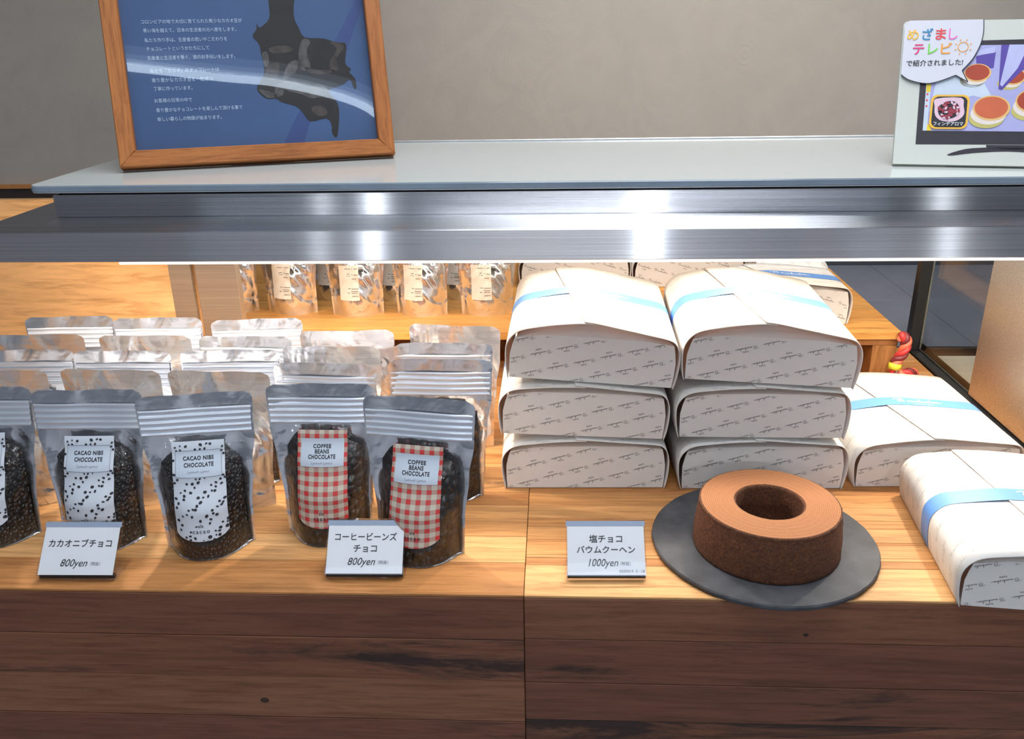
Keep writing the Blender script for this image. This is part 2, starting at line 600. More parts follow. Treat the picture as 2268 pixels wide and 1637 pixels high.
emit('led_diffuser', (1.0, 0.9, 0.74), 6.0)
emit('led_edge', (1.0, 0.92, 0.82), 0.95)
emit('cove_glow', (0.72, 0.86, 1.0), 15.0)
emit('cove_glow_soft', (0.62, 0.78, 1.0), 5.0)
emit('cove_glow_dim', (0.60, 0.77, 1.0), 2.4)
emit('cove_glow_faint', (0.60, 0.77, 1.0), 1.0)
emit('lamp_glow', (1.0, 0.97, 0.92), 30.0)


def plaster():
    m, nt, p, out = mat('plaster')
    v = coords(nt)
    a = nz(nt, v, 9.0, 5, 0.6, 1.5)
    b = nz(nt, v, 240.0, 3)
    L(nt, ramp(nt, a, [(0.3, (0.41, 0.365, 0.32)), (0.7, (0.45, 0.40, 0.35))]), p.inputs['Base Color'])
    w = nt.nodes.new('ShaderNodeTexWave'); w.wave_type = 'RINGS'; w.rings_direction = 'Y'
    w.inputs['Scale'].default_value = 22; w.inputs['Distortion'].default_value = 6
    mp = nt.nodes.new('ShaderNodeMapping'); mp.inputs['Location'].default_value = (-0.41, 0, -1.31)
    tc = nt.nodes.new('ShaderNodeTexCoord'); L(nt, tc.outputs['Object'], mp.inputs['Vector']); L(nt, mp.outputs[0], w.inputs['Vector'])
    ln = nt.nodes.new('ShaderNodeVectorMath'); ln.operation = 'LENGTH'; L(nt, mp.outputs[0], ln.inputs[0])
    sp = nt.nodes.new('ShaderNodeSeparateXYZ'); L(nt, mp.outputs[0], sp.inputs[0])
    rr = math_node(nt, 'ADD', math_node(nt, 'MULTIPLY', sp.outputs[0], sp.outputs[0]), math_node(nt, 'MULTIPLY', sp.outputs[2], sp.outputs[2]))
    msk = math_node(nt, 'SUBTRACT', 1.0, math_node(nt, 'MULTIPLY', rr, 500.0), clamp=True)
    hh = math_node(nt, 'ADD', math_node(nt, 'MULTIPLY', a, 0.8), math_node(nt, 'MULTIPLY', b, 0.25))
    hh = math_node(nt, 'ADD', hh, math_node(nt, 'MULTIPLY', math_node(nt, 'MULTIPLY', w.outputs['Fac'], msk), 0.25))
    L(nt, bump(nt, hh, 0.25, 0.004), p.inputs['Normal'])
    p.inputs['Roughness'].default_value = 0.7
    M['plaster'] = m


plaster()


def foil():
    m, nt, p, out = mat('silver_foil')
    v = coords(nt, (1, 1, 1))
    a = nz(nt, v, 24.0, 2, 0.45, 0.8)
    b = nz(nt, coords(nt, (14, 14, 160)), 1.0, 3)
    p.inputs['Base Color'].default_value = (0.84, 0.85, 0.88, 1)
    L(nt, ramp(nt, a, [(0.3, (0.78, 0.79, 0.82)), (0.7, (0.88, 0.89, 0.92))]), p.inputs['Base Color'])
    p.inputs['Metallic'].default_value = 0.93
    L(nt, ramp(nt, b, [(0.3, (0.08, 0.08, 0.08)), (0.7, (0.24, 0.24, 0.24))]), p.inputs['Roughness'])
    L(nt, bump(nt, math_node(nt, 'ADD', a, math_node(nt, 'MULTIPLY', b, 0.05)), 0.6, 0.006), p.inputs['Normal'])
    M['silver_foil'] = m
    m, nt, p, out = mat('zip_plastic')
    v = coords(nt, (8, 8, 300))
    b = nz(nt, v, 1.0, 3)
    L(nt, ramp(nt, b, [(0.3, (0.66, 0.71, 0.80)), (0.7, (0.80, 0.84, 0.92))]), p.inputs['Base Color'])
    p.inputs['Metallic'].default_value = 0.6
    p.inputs['Roughness'].default_value = 0.30
    L(nt, bump(nt, b, 0.4, 0.001), p.inputs['Normal'])
    M['zip_plastic'] = m


foil()


def clear(name, tint, gloss_rough, boost, bmp, scale, ior=1.45):
    m, nt, p, out = mat(name)
    nt.nodes.remove(p)
    tr = nt.nodes.new('ShaderNodeBsdfTransparent'); tr.inputs[0].default_value = (*tint, 1)
    gl = nt.nodes.new('ShaderNodeBsdfGlossy'); gl.inputs['Roughness'].default_value = gloss_rough
    lw = nt.nodes.new('ShaderNodeLayerWeight'); lw.inputs['Blend'].default_value = 0.5
    r0_ = ((ior - 1) / (ior + 1)) ** 2
    mx = nt.nodes.new('ShaderNodeMixShader')
    f = nz(nt, coords(nt), scale, 4, 0.6, 1.0)
    if bmp:
        bn = bump(nt, f, bmp, 0.004)
        L(nt, bn, gl.inputs['Normal']); L(nt, bn, lw.inputs['Normal'])
    L(nt, math_node(nt, 'ADD', math_node(nt, 'MULTIPLY', math_node(nt, 'ADD', math_node(nt, 'MULTIPLY', math_node(nt, 'POWER', lw.outputs['Facing'], 5.0), 1 - r0_), r0_), boost), math_node(nt, 'MULTIPLY', f, 0.01), clamp=True), mx.inputs[0])
    L(nt, tr.outputs[0], mx.inputs[1]); L(nt, gl.outputs[0], mx.inputs[2]); L(nt, mx.outputs[0], out.inputs[0])
    M[name] = m


clear('clear_film', (0.97, 0.97, 0.98), 0.10, 1.9, 0.5, 50.0)
clear('case_glass', (0.90, 0.93, 0.94), 0.01, 1.2, 0.0, 5.0)
clear('picture_glazing', (0.97, 0.98, 0.98), 0.015, 1.0, 0.0, 5.0)
flat('mount_grey', (0.36, 0.43, 0.56), 0.25, var=0.02)
clear('acrylic', (0.985, 0.988, 0.992), 0.03, 1.6, 0.0, 5.0)


def choc(name, c0, c1, scale):
    m, nt, p, out = mat(name)
    vor = nt.nodes.new('ShaderNodeTexVoronoi'); vor.inputs['Scale'].default_value = scale
    L(nt, coords(nt), vor.inputs['Vector'])
    sp = nt.nodes.new('ShaderNodeSeparateColor'); L(nt, vor.outputs['Color'], sp.inputs[0])
    L(nt, ramp(nt, sp.outputs[0], [(0.0, c0), (0.75, c0), (1.0, c1)]), p.inputs['Base Color'])
    p.inputs['Roughness'].default_value = 0.38
    inv = math_node(nt, 'SUBTRACT', 1.0, vor.outputs['Distance'])
    L(nt, bump(nt, inv, 1.0, 0.006), p.inputs['Normal'])
    M[name] = m


choc('cacao_nibs', (0.010, 0.0065, 0.0055), (0.055, 0.024, 0.014), 230.0)
choc('coffee_beans', (0.012, 0.008, 0.007), (0.032, 0.018, 0.012), 120.0)


def gingham():
    m, nt, p, out = mat('gingham_print')
    uvn = nt.nodes.new('ShaderNodeTexCoord')
    sp = nt.nodes.new('ShaderNodeSeparateXYZ'); L(nt, uvn.outputs['UV'], sp.inputs[0])
    a = math_node(nt, 'LESS_THAN', math_node(nt, 'FRACT', math_node(nt, 'ADD', math_node(nt, 'MULTIPLY', sp.outputs[0], 5.15), 0.22)), 0.48)
    b = math_node(nt, 'LESS_THAN', math_node(nt, 'FRACT', math_node(nt, 'ADD', math_node(nt, 'MULTIPLY', sp.outputs[1], 10.6), 0.30)), 0.48)
    s = math_node(nt, 'MULTIPLY', math_node(nt, 'ADD', a, b), 0.5)
    L(nt, ramp(nt, s, [(0.0, (0.56, 0.50, 0.41)), (0.4, (0.45, 0.28, 0.23)), (0.75, (0.55, 0.035, 0.035))], 'CONSTANT'), p.inputs['Base Color'])
    p.inputs['Roughness'].default_value = 0.55
    M['gingham_print'] = m


gingham()


def cake():
    m, nt, p, out = mat('cake_crumb')
    v = coords(nt)
    sp = nt.nodes.new('ShaderNodeSeparateXYZ'); L(nt, v, sp.inputs[0])
    rr = math_node(nt, 'SQRT', math_node(nt, 'ADD', math_node(nt, 'MULTIPLY', sp.outputs[0], sp.outputs[0]), math_node(nt, 'MULTIPLY', sp.outputs[1], sp.outputs[1])))
    f = nz(nt, v, 90.0, 4)
    w = math_node(nt, 'SINE', math_node(nt, 'ADD', math_node(nt, 'MULTIPLY', rr, 2 * math.pi / 0.0021), math_node(nt, 'MULTIPLY', f, 2.0)))
    w = math_node(nt, 'ADD', math_node(nt, 'MULTIPLY', w, 0.5), 0.5)
    fine = nz(nt, v, 700.0, 3)
    k = math_node(nt, 'ADD', math_node(nt, 'MULTIPLY', w, 0.45), math_node(nt, 'MULTIPLY', fine, 0.55))
    L(nt, ramp(nt, k, [(0.15, (0.215, 0.082, 0.029)), (0.5, (0.295, 0.117, 0.043)), (0.9, (0.35, 0.148, 0.058))]), p.inputs['Base Color'])
    p.inputs['Roughness'].default_value = 0.85
    L(nt, bump(nt, k, 0.5, 0.0008), p.inputs['Normal'])
    M['cake_crumb'] = m
    m, nt, p, out = mat('cake_crust')
    v = coords(nt)
    f = nz(nt, v, 330.0, 5, 0.7)
    L(nt, ramp(nt, f, [(0.3, (0.045, 0.015, 0.007)), (0.55, (0.125, 0.039, 0.012)), (0.8, (0.25, 0.085, 0.025))]), p.inputs['Base Color'])
    p.inputs['Roughness'].default_value = 0.8
    L(nt, bump(nt, f, 0.9, 0.002), p.inputs['Normal'])
    M['cake_crust'] = m


cake()


# ------------------------------------------------------------------ room shell
def struct(name, mb, mats, smooth=False):
    return mb.build(name, mats, None, smooth, kind='structure')


b = MB(); b.box(-4.5, 4.5, -6.5, 2.3, -0.06, 0.0); struct('floor', b, M['floor_tile'])
b = MB(); b.box(-4.5, 4.5, -6.5, 2.3, 2.70, 2.76); struct('ceiling', b, M['ceiling_white'])
b = MB(); b.box(-4.5, 4.5, 2.0, 2.12, 1.043, 2.70); struct('wall_back', b, M['plaster'])
b = MB(); b.box(-4.5, 4.5, 1.985, 2.12, 1.013, 1.043); b.box(-4.5, 4.5, 1.978, 2.12, 1.0385, 1.0455, 1); b.box(-4.5, 4.5, 1.975, 2.12, 1.000, 1.013, 1)
struct('trim_1', b, [M['dark_trim'], M['orange_bead']])
b = MB()
b.box(-4.5, 4.5, 1.99, 2.12, 0.905, 0.988, plank=(0.4, 0.1, 0.3, 0)); b.box(-4.5, 4.5, 1.984, 2.12, 0.988, 1.000, 1)
struct('trim_2', b, [M['wainscot_wood'], M['dark_trim']])
b = MB(); b.box(-4.5, 4.5, 1.982, 2.12, 0.0, 0.905); struct('baseboard_back', b, M['worktop_dark'])

# ------------------------------------------------------------------ wooden display counter: two blocks with a seam at x=-0.03
Z0 = 0.85
rnd = random.Random(4)


def counter_block(x0, x1, rows_front, fascia, label, seed):
    r = random.Random(seed)
    t = thing('wooden_counter', label, 'counter', (0, 0, 0))
    mb = MB()
    y = 0.7030
    rows = list(rows_front)
    yy = rows[-1][0]
    while yy < 1.40:
        yy = min(1.41, yy + r.uniform(0.024, 0.05)); rows.append((yy, r.uniform(0.05, 0.7), r.uniform(0, 0.45)))
    for (y1, tone, st) in rows:
        cuts = [x0]
        while x1 - cuts[-1] > 0.9:
            cuts.append(cuts[-1] + r.uniform(0.45, 0.8))
        cuts.append(x1)
        for a, c in zip(cuts, cuts[1:]):
            tn = min(1, max(0, tone + (r.uniform(-.15, .15) if len(cuts) > 2 else 0)))
            mb.box(a + .0002, c - .0002, y, y1 - 0.0003, Z0 - 0.0032, Z0 + r.uniform(-0.0003, 0), bev=0.0005, plank=(tn, st, r.random(), 0))
        y = y1
    mb.build('top_board', M['board_wood'], t)
    mb = MB()
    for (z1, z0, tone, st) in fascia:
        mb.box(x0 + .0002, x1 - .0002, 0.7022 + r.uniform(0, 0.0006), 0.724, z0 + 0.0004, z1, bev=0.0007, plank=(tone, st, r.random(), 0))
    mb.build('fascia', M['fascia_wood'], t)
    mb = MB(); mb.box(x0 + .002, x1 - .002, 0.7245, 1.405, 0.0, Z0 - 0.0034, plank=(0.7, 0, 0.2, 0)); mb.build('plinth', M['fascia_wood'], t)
    return t


counter_block(-1.25, -0.0301,
              [(0.7586, 0.52, 0.30), (0.785, 0.18, 0.10), (0.809, 0.05, 0.05), (0.842, 0.45, 0.2), (0.875, 0.3, 0.1), (0.906, 0.6, 0.2)],
              [(0.8466, 0.7952, 0.55, 0.06), (0.7952, 0.744, 0.42, 0.50), (0.744, 0.6892, 0.10, 0.10), (0.6892, 0.60, 0.62, 0.45), (0.60, 0.50, 0.4, 0.2), (0.50, 0.02, 0.5, 0.3)],
              'left block of the reclaimed wood display counter, under the chocolate pouches', 11)
counter_block(-0.0299, 0.598,
              [(0.756, 0.0, 0.0), (0.769, 0.62, 0.15), (0.7745, 0.2, 0.1), (0.80, 0.33, 0.05), (0.8035, 0.5, .2), (0.831, 0.28, 0.1), (0.848, 0.4, 0.1), (0.876, 0.2, 0.1), (0.905, 0.35, 0.2)],
              [(0.8466, 0.7973, 0.35, 0.12), (0.7973, 0.7424, 0.62, 0.36), (0.7424, 0.6934, 0.7, 0.42), (0.6934, 0.60, 0.35, 0.86), (0.60, 0.50, 0.4, 0.2), (0.50, 0.02, 0.5, 0.3)],
              'right block of the reclaimed wood display counter, under the round cake', 23)
# ------------------------------------------------------------------ grey back worktop against the wall
t = thing('back_worktop', 'grey laminate worktop against the back wall, seen past the riser', 'worktop', (0, 0, 0))
b = MB()
xs = [-1.3, -0.7, -0.05, 0.73, 1.5]
ys = [1.428, 1.70, 1.975]
for a, c in zip(xs, xs[1:]):
    for d, e in zip(ys, ys[1:]):
        b.box(a + .0005, c - .0005, d + .0005, e - .0005, 0.822, 0.845, bev=0.0006)
b.build('worktop_panel', M['worktop_grey'], t)
b = MB(); b.box(-1.3, 1.5, 1.416, 1.427, 0.80, 0.846, bev=0.001); b.build('edge_strip', M['mullion_black'], t)
b = MB(); b.box(-1.3, 1.5, 1.43, 1.972, 0.0, 0.8215); b.build('cabinet_body', M['cabinet_grey'], t)

# pale ledge outside the glass
t = thing('side_ledge', 'cream ledge outside the glass at the right end of the case', 'ledge', (0, 0, 0))
b = MB(); b.box(0.636, 1.10, 0.86, 1.392, 0.815, 0.842, bev=0.002); b.build('ledge_top', M['ledge_cream'], t)
b = MB(); b.box(0.636, 1.10, 0.86, 1.392, 0.0, 0.8145); b.build('ledge_body', M['cabinet_grey'], t)

# ------------------------------------------------------------------ steel case: canopy, glass top, side glass, posts
CX0, CX1 = -0.618, 1.16
can = thing('steel_canopy', 'brushed steel canopy of the display case running over the counter', 'canopy', (0, 0, 0))
ZL, ZT = 1.1482, 1.1803
b = MB()
b.box(CX0, CX1, 0.8600, 0.8625, ZL, ZT, bev=0.0008)
b.build('lower_fascia', M['brushed_steel'], can)
b = MB(); b.box(CX0, CX1, 0.8627, 1.29, ZT - 0.0022, ZT - 0.0002, bev=0.0004); b.box(CX0, CX0 + .002, 0.8627, 1.29, ZL, ZT - .0024); b.box(CX1 - .002, CX1, 0.8627, 1.29, ZL, ZT - .0024)
b.build('hood_top', M['brushed_steel_flat'], can)
b = MB(); b.box(CX0 + .0022, CX1 - .0022, 0.8668, 0.871, ZL, ZL + 0.002); b.box(CX0 + .0022, CX1 - .0022, 0.8712, 1.288, ZL + 0.0105, ZL + 0.0125)
b.build('hood_lining', M['post_steel'], can)
b = MB(); b.box(-0.5605, CX1 - 0.05, 0.9371, 0.9396, ZT, 1.2050, bev=0.0006)
b.box(-0.5605, -0.558, 0.9397, 1.27, ZT, 1.2050); b.box(-0.558, CX1 - 0.05, 1.268, 1.27, ZT, 1.2050)
b.build('upper_fascia', M['brushed_steel'], can)
b = MB(); b.box(-0.552, CX1 - 0.058, 0.9420, 1.262, 1.188, 1.2092); b.build('gasket', M['dark_gasket'], can)  # near-black block standing in for the dark gap under the glass shelf

t = thing('glass_shelf', 'white glass top shelf of the display case, under the picture frame', 'shelf', (0, 0, 0))


def rounded_slab(mb, x0, x1, y0, y1, z0, z1, r, mi=0, n=6, bev=0.001):
    loops = []
    for zz, ins in ((z0, bev), (z0 + bev, 0), (z1 - bev, 0), (z1, bev)):
        lp = []
        for cx, cy, a0 in ((x1 - r, y1 - r, 0), (x0 + r, y1 - r, 90), (x0 + r, y0 + r, 180), (x1 - r, y0 + r, 270)):
            for k in range(n + 1):
                a = math.radians(a0 + 90 * k / n)
                lp.append((cx + (r - ins) * math.cos(a), cy + (r - ins) * math.sin(a), zz))
        loops.append(lp)
    m_ = len(loops[0])
    vs = [p for lp in loops for p in lp]
    fs = [tuple(range(m_ - 1, -1, -1)), tuple(range(3 * m_, 4 * m_))]
    for j in range(3):
        for i in range(m_):
            k = (i + 1) % m_
            fs.append((j * m_ + i, j * m_ + k, (j + 1) * m_ + k, (j + 1) * m_ + i))
    mb.add(vs, fs, mi)


b = MB(); rounded_slab(b, -0.581, CX1 - 0.035, 0.9255, 1.276, 1.2103, 1.2172, 0.012); b.build('glass_body', M['glass_edge'], t)
b = MB(); rounded_slab(b, -0.580, CX1 - 0.036, 0.9265, 1.275, 1.21722, 1.2177, 0.011, bev=0.0001); b.build('white_top', M['frosted_glass_top'], t)
b = MB(); rounded_slab(b, -0.580, CX1 - 0.036, 0.9262, 1.2755, 1.2093, 1.2102, 0.011, bev=0.0002); b.build('polished_edge', M['polished_edge'], t)
b = MB(); b.box(-0.45, CX1 - 0.04, 1.2775, 1.283, 1.2085, 1.2200, bev=0.0008); b.build('back_rail', M['polished_edge'], t)

t = thing('light_bar', 'warm light bar fixed under the front lip of the steel canopy', 'light', (0, 0, 0))
b = MB(); b.box(-0.595, 1.10, 0.957, 0.973, 1.1345, 1.1585); b.build('housing', M['lamp_trim'], t)
b = MB(); b.box(-0.59, 1.095, 0.9585, 0.9715, 1.1320, 1.1343); b.build('diffuser', M['led_diffuser'], t)
b = MB(); b.box(-0.46, 1.12, 0.8630, 0.8665, 1.1445, 1.1479, bev=0.0008); b.build('edge_lens', M['led_edge'], t)  # emissive strip paints the lit line along the fascia's bottom lip

t = thing('light_bar', 'second warm light bar under the rear of the steel canopy, over the riser', 'light', (0, 0, 0))
b = MB(); b.box(-0.545, 0.595, 1.270, 1.284, 1.1415, 1.1585); b.build('housing', M['lamp_trim'], t)
b = MB(); b.box(-0.54, 0.59, 1.2715, 1.2825, 1.1390, 1.1413); b.build('diffuser', M['led_diffuser'], t)

for lx, ly, le in ADDED_PUCKS:  # made-up housings for the added canopy lamps
    t = thing('puck_light', 'flat round puck light set into the underside of the steel canopy', 'light', (lx, ly, 1.158), group='puck lights under the canopy')
    b = MB(); b.lathe([(0.024, 0.0), (0.024, -0.004), (0.019, -0.005), (0.018, -0.002), (0.0005, -0.002)], 28); b.build('lamp_ring', M['lamp_trim'], t, True)
    b = MB(); b.lathe([(0.0005, -0.0042), (0.0178, -0.0042), (0.0178, -0.0022), (0.0005, -0.0022)], 28); b.build('lamp_lens', M['led_diffuser'], t)

t = thing('case_side_glass', 'glass side pane of the case with dark bottom rail, right of the riser', 'glass pane', (0, 0, 0))
b = MB(); b.box(0.6105, 0.6145, 1.194, 1.385, Z0 + 0.004, 1.148); b.build('pane', M['case_glass'], t)
b = MB(); b.box(0.600, 0.628, 0.90, 1.412, Z0 - 0.010, Z0 + 0.0035, bev=0.001); b.build('bottom_rail', M['mullion_black'], t)
b = MB(); b.box(0.6145, 0.630, 0.90, 1.412, Z0 + 0.0036, Z0 + 0.0066, bev=0.0005); b.build('rail_cover', M['post_steel'], t)
b = MB(); b.box(0.596, 0.614, 1.386, 1.404, Z0 + 0.0036, 1.148, bev=0.001); b.box(0.6141, 0.6165, 1.386, 1.404, Z0 + 0.0067, 1.148, 1); b.build('mullion', [M['mullion_black'], M['post_steel']], t)

b = MB(); b.box(0.6085, 0.655, 0.93, 1.1915, Z0 + 0.0067, 1.1480, bev=0.0015)
o = b.build('steel_post', M['post_steel'])
tag(o, 'broad brushed steel end post at the right edge of the case', 'post')

t = thing('steel_divider', 'brushed steel channel post beside the wooden panel, left of the gold pouches', 'post', (0, 0, 0))
b = MB(); b.box(-0.5795, -0.5455, 1.226, 1.2395, Z0, 1.148, bev=0.0008); b.build('channel_flange', M['post_steel'], t)
b = MB(); b.box(-0.5370, -0.4745, 1.222, 1.2395, Z0, 1.148, bev=0.0008); b.build('channel_face', M['post_steel'], t)
b = MB(); b.box(-0.5453, -0.5372, 1.234, 1.2395, Z0, 1.148); b.box(-0.5420, -0.5400, 1.2335, 1.2340, Z0, 1.148, 1); b.build('channel_groove', [M['leg_wood'], M['post_steel']], t)

b = MB(); b.box(-1.20, -0.5800, 1.228, 1.240, Z0, 1.148, plank=(0.35, 0.12, 0.37, 0))
o = b.build('wooden_back_panel', M['panel_wood'])
tag(o, 'pale wooden back panel of the case behind the left pouches', 'panel')

# ------------------------------------------------------------------ riser
RZ = 0.935
t = thing('display_riser', 'low orange wooden riser bench at the back holding gold pouches and boxes', 'riser', (0, 0, 0))
b = MB()
yy = 1.2450
for k, (w, tn, st) in enumerate(((0.062, .1, .22), (0.05, .35, 0), (0.055, .2, 0), (0.06, .5, .1), (0.055, .25, 0), (0.06, .4, 0), (0.07, .2, 0), (0.083, .35, 0))):
    b.box(-0.62, 0.5225, yy, yy + w - 0.0003, RZ - 0.012, RZ, bev=0.0006, plank=(tn, st, rnd.random(), 0)); yy += w
b.build('bench_top', M['riser_wood'], t)
b = MB(); b.box(0.445, 0.520, 1.249, 1.262, RZ - 0.022, RZ - 0.0122, plank=(.7, 0, .4, 0)); b.box(-0.5748, 0.4445, 1.285, 1.295, RZ - 0.024, RZ - 0.0122, plank=(.8, 0, .4, 0)); b.build('apron', M['leg_wood'], t)
for lx0, lx1, ly0, ly1 in ((0.484, 0.520, 1.2500, 1.40), (-0.61, -0.575, 1.2500, 1.40)):
    b = MB(); b.box(lx0, lx1, ly0, ly1, Z0, RZ - 0.0222 if ly0 < 1.3 else RZ - 0.0122, bev=0.001, plank=(.35, 0.15, rnd.random(), 0)); b.build('leg', M['leg_wood'], t)
for lx0, lx1 in ((0.484, 0.520), (-0.61, -0.575)):
    b = MB(); b.box(lx0, lx1, 1.66, 1.73, 0.8455, RZ - 0.0122, bev=0.001, plank=(.5, 0, rnd.random(), 0)); b.build('leg', M['leg_wood'], t)
b = MB(); b.box(-0.5748, 0.4838, 1.388, 1.398, Z0, RZ - 0.0122, plank=(.9, .3, .7, 0)); b.build('back_panel', M['leg_wood'], t)

# ------------------------------------------------------------------ ceiling lamps
for lx, ly, le in DOWNLIGHTS:
    t = thing('ceiling_downlight', 'small round downlight set in the ceiling in front of the case', 'light', (lx, ly, 2.70), group='downlights over the case front')
    b = MB(); b.lathe([(0.044, -0.001), (0.044, -0.018), (0.060, -0.020), (0.066, -0.012), (0.066, -0.0005)], 32); b.build('lamp_ring', M['lamp_trim'], t, True)
    b = MB(); b.lathe([(0.0005, -0.0105), (0.0425, -0.0105), (0.0425, -0.0020), (0.0005, -0.0020)], 32); b.build('lamp_lens', M['lamp_glow'], t)
t = thing('cove_light', 'long curved cool white light line along the ceiling in front of the case', 'light', (0, 0, 0))
cv = smooth_path([(-1.4, -1.02), (-0.6, -0.972), (-0.24, -0.962), (0.13, -0.942), (0.31, -0.926), (0.50, -0.943), (0.68, -0.985), (0.82, -1.07), (1.1, -1.30), (1.5, -1.75)], 5)
for nm, y0, y1, z0, z1, mt in (('light_line', -0.022, 0.022, 2.682, 2.686, 'cove_glow'), ('glow_trough', 0.0225, 0.045, 2.690, 2.694, 'cove_glow_soft'), ('glow_trough', 0.0455, 0.075, 2.690, 2.694, 'cove_glow_dim'), ('glow_trough', 0.0755, 0.12, 2.690, 2.694, 'cove_glow_faint'), ('cove_body', -0.04, 0.13, 2.6945, 2.6995, 'lamp_trim')):  # stepped emission paints the soft glow fading beside the light line
    b = MB(); vs = []; fs = []
    for (x, y) in cv:
        vs += [(x, y + y0, z0), (x, y + y1, z0), (x, y + y1, z1), (x, y + y0, z1)]
    for i in range(len(cv) - 1):
        for k in range(4):
            q = (k + 1) % 4
            fs.append((4 * i + k, 4 * i + q, 4 * i + 4 + q, 4 * i + 4 + k))
    fs += [(3, 2, 1, 0), tuple(4 * (len(cv) - 1) + k for k in range(4))]
    b.add(vs, fs); b.build(nm, M[mt], t)
t = thing('wall_spotlight_fixture', 'small white spotlight on the ceiling aimed at the back wall', 'light', (0.35, 0.75, 2.70))
b = MB(); b.lathe([(0.001, -0.003), (0.03, -0.003), (0.03, -0.0005), (0.001, -0.0005)], 24); b.lathe([(0.008, -0.05), (0.008, -0.003)], 12); b.build('mount', M['lamp_trim'], t)
b = MB(); b.lathe([(0.034, -0.128), (0.038, -0.128), (0.038, -0.06), (0.02, -0.045), (0.001, -0.045), (0.001, -0.05), (0.034, -0.064), (0.034, -0.128)], 24); b.build('lamp_head', M['lamp_trim'], t, True)


# ------------------------------------------------------------------ wrapped cake boxes
BW, BD = 0.196, 0.235


def box_profile(arch):
    k = arch - 0.066
    right = [(BW / 2 - .003, 0.0), (BW / 2 - .0004, .012), (BW / 2 + .0012, .028), (BW / 2 + .0006, .042), (BW / 2 - .0035, .0525), (BW / 2 - .012, .0580 + k * .1), (.058, .0612 + k * .40), (.028, .0642 + k * .70), (-0.006, arch)]
    left = [(-.034, .0646 + k * .82), (-.060, .0616 + k * .55), (-BW / 2 + .015, .0575 + k * .25), (-BW / 2 + .0045, .0500 + k * .1), (-BW / 2 - .0006, .040), (-BW / 2 - .0012, .028), (-BW / 2 + .0004, .012), (-BW / 2 + .003, 0.0)]
    pts = right + left
    P = smooth_path(pts, 4)
    s = [0.0]
    for a, c in zip(P, P[1:]):
        s.append(s[-1] + math.hypot(c[0] - a[0], c[1] - a[1]))
    return P, s


def prof_at(P, s, q):
    """point and outward normal at arc length q"""
    q = min(max(q, 0.0), s[-1])
    i = 0
    while i < len(s) - 2 and s[i + 1] < q:
        i += 1
    t_ = (q - s[i]) / max(1e-9, s[i + 1] - s[i])
    x = P[i][0] + (P[i + 1][0] - P[i][0]) * t_; z = P[i][1] + (P[i + 1][1] - P[i][1]) * t_
    a = P[max(i - 1, 0)]; c = P[min(i + 2, len(P) - 1)]
    dx, dz = c[0] - a[0], c[1] - a[1]; l = math.hypot(dx, dz)
    return x, z, dz / l, -dx / l


WORD = script_word(0.0265, 0.00034, 2)
SMALL = text2d('kobe', 0.0034)


def print_pattern(mb, mi, fn, off, x0, x1, y0, y1, slope, dx, dy, rot180, inside, seed=0):
    """rows of the joined-up word running up a slope, with a small word beside each"""
    ca, sa = math.cos(math.atan(slope)), math.sin(math.atan(slope))
    rot = math.atan(slope) + (math.pi if rot180 else 0)
    c2, s2 = math.cos(rot), math.sin(rot)
    r = 0
    jmin = int((y0 - slope * (x1 - x0)) / dy) - 6; jmax = int((y1 + abs(slope) * (x1 - x0)) / dy) + 6
    for j in range(jmin, jmax):
        for i in range(-2, int((x1 - x0) / dx) + 3):
            px = x0 + i * dx + (j % 3) * dx * .31; py = j * dy + slope * (px - x0)
            if not (x0 - .02 < px < x1 + .02 and y0 - .02 < py < y1 + .02):
                continue
            for (vs, fs), ox, oy in ((WORD, 0, 0), (SMALL, 0.002, 0.0030 if (i + j) % 2 else -0.0056)):
                vv = [(px + (x + ox) * c2 - (y + oy) * s2, py + (x + ox) * s2 + (y + oy) * c2) for x, y in vs]
                ff = [f for f in fs if all(inside(*vv[k]) for k in f)]
                if ff:
                    used = sorted({k for f in ff for k in f}); mp = {k: n for n, k in enumerate(used)}
                    mb.add([fn(*vv[k], off) for k in used], [tuple(mp[k] for k in f) for f in ff], mi)


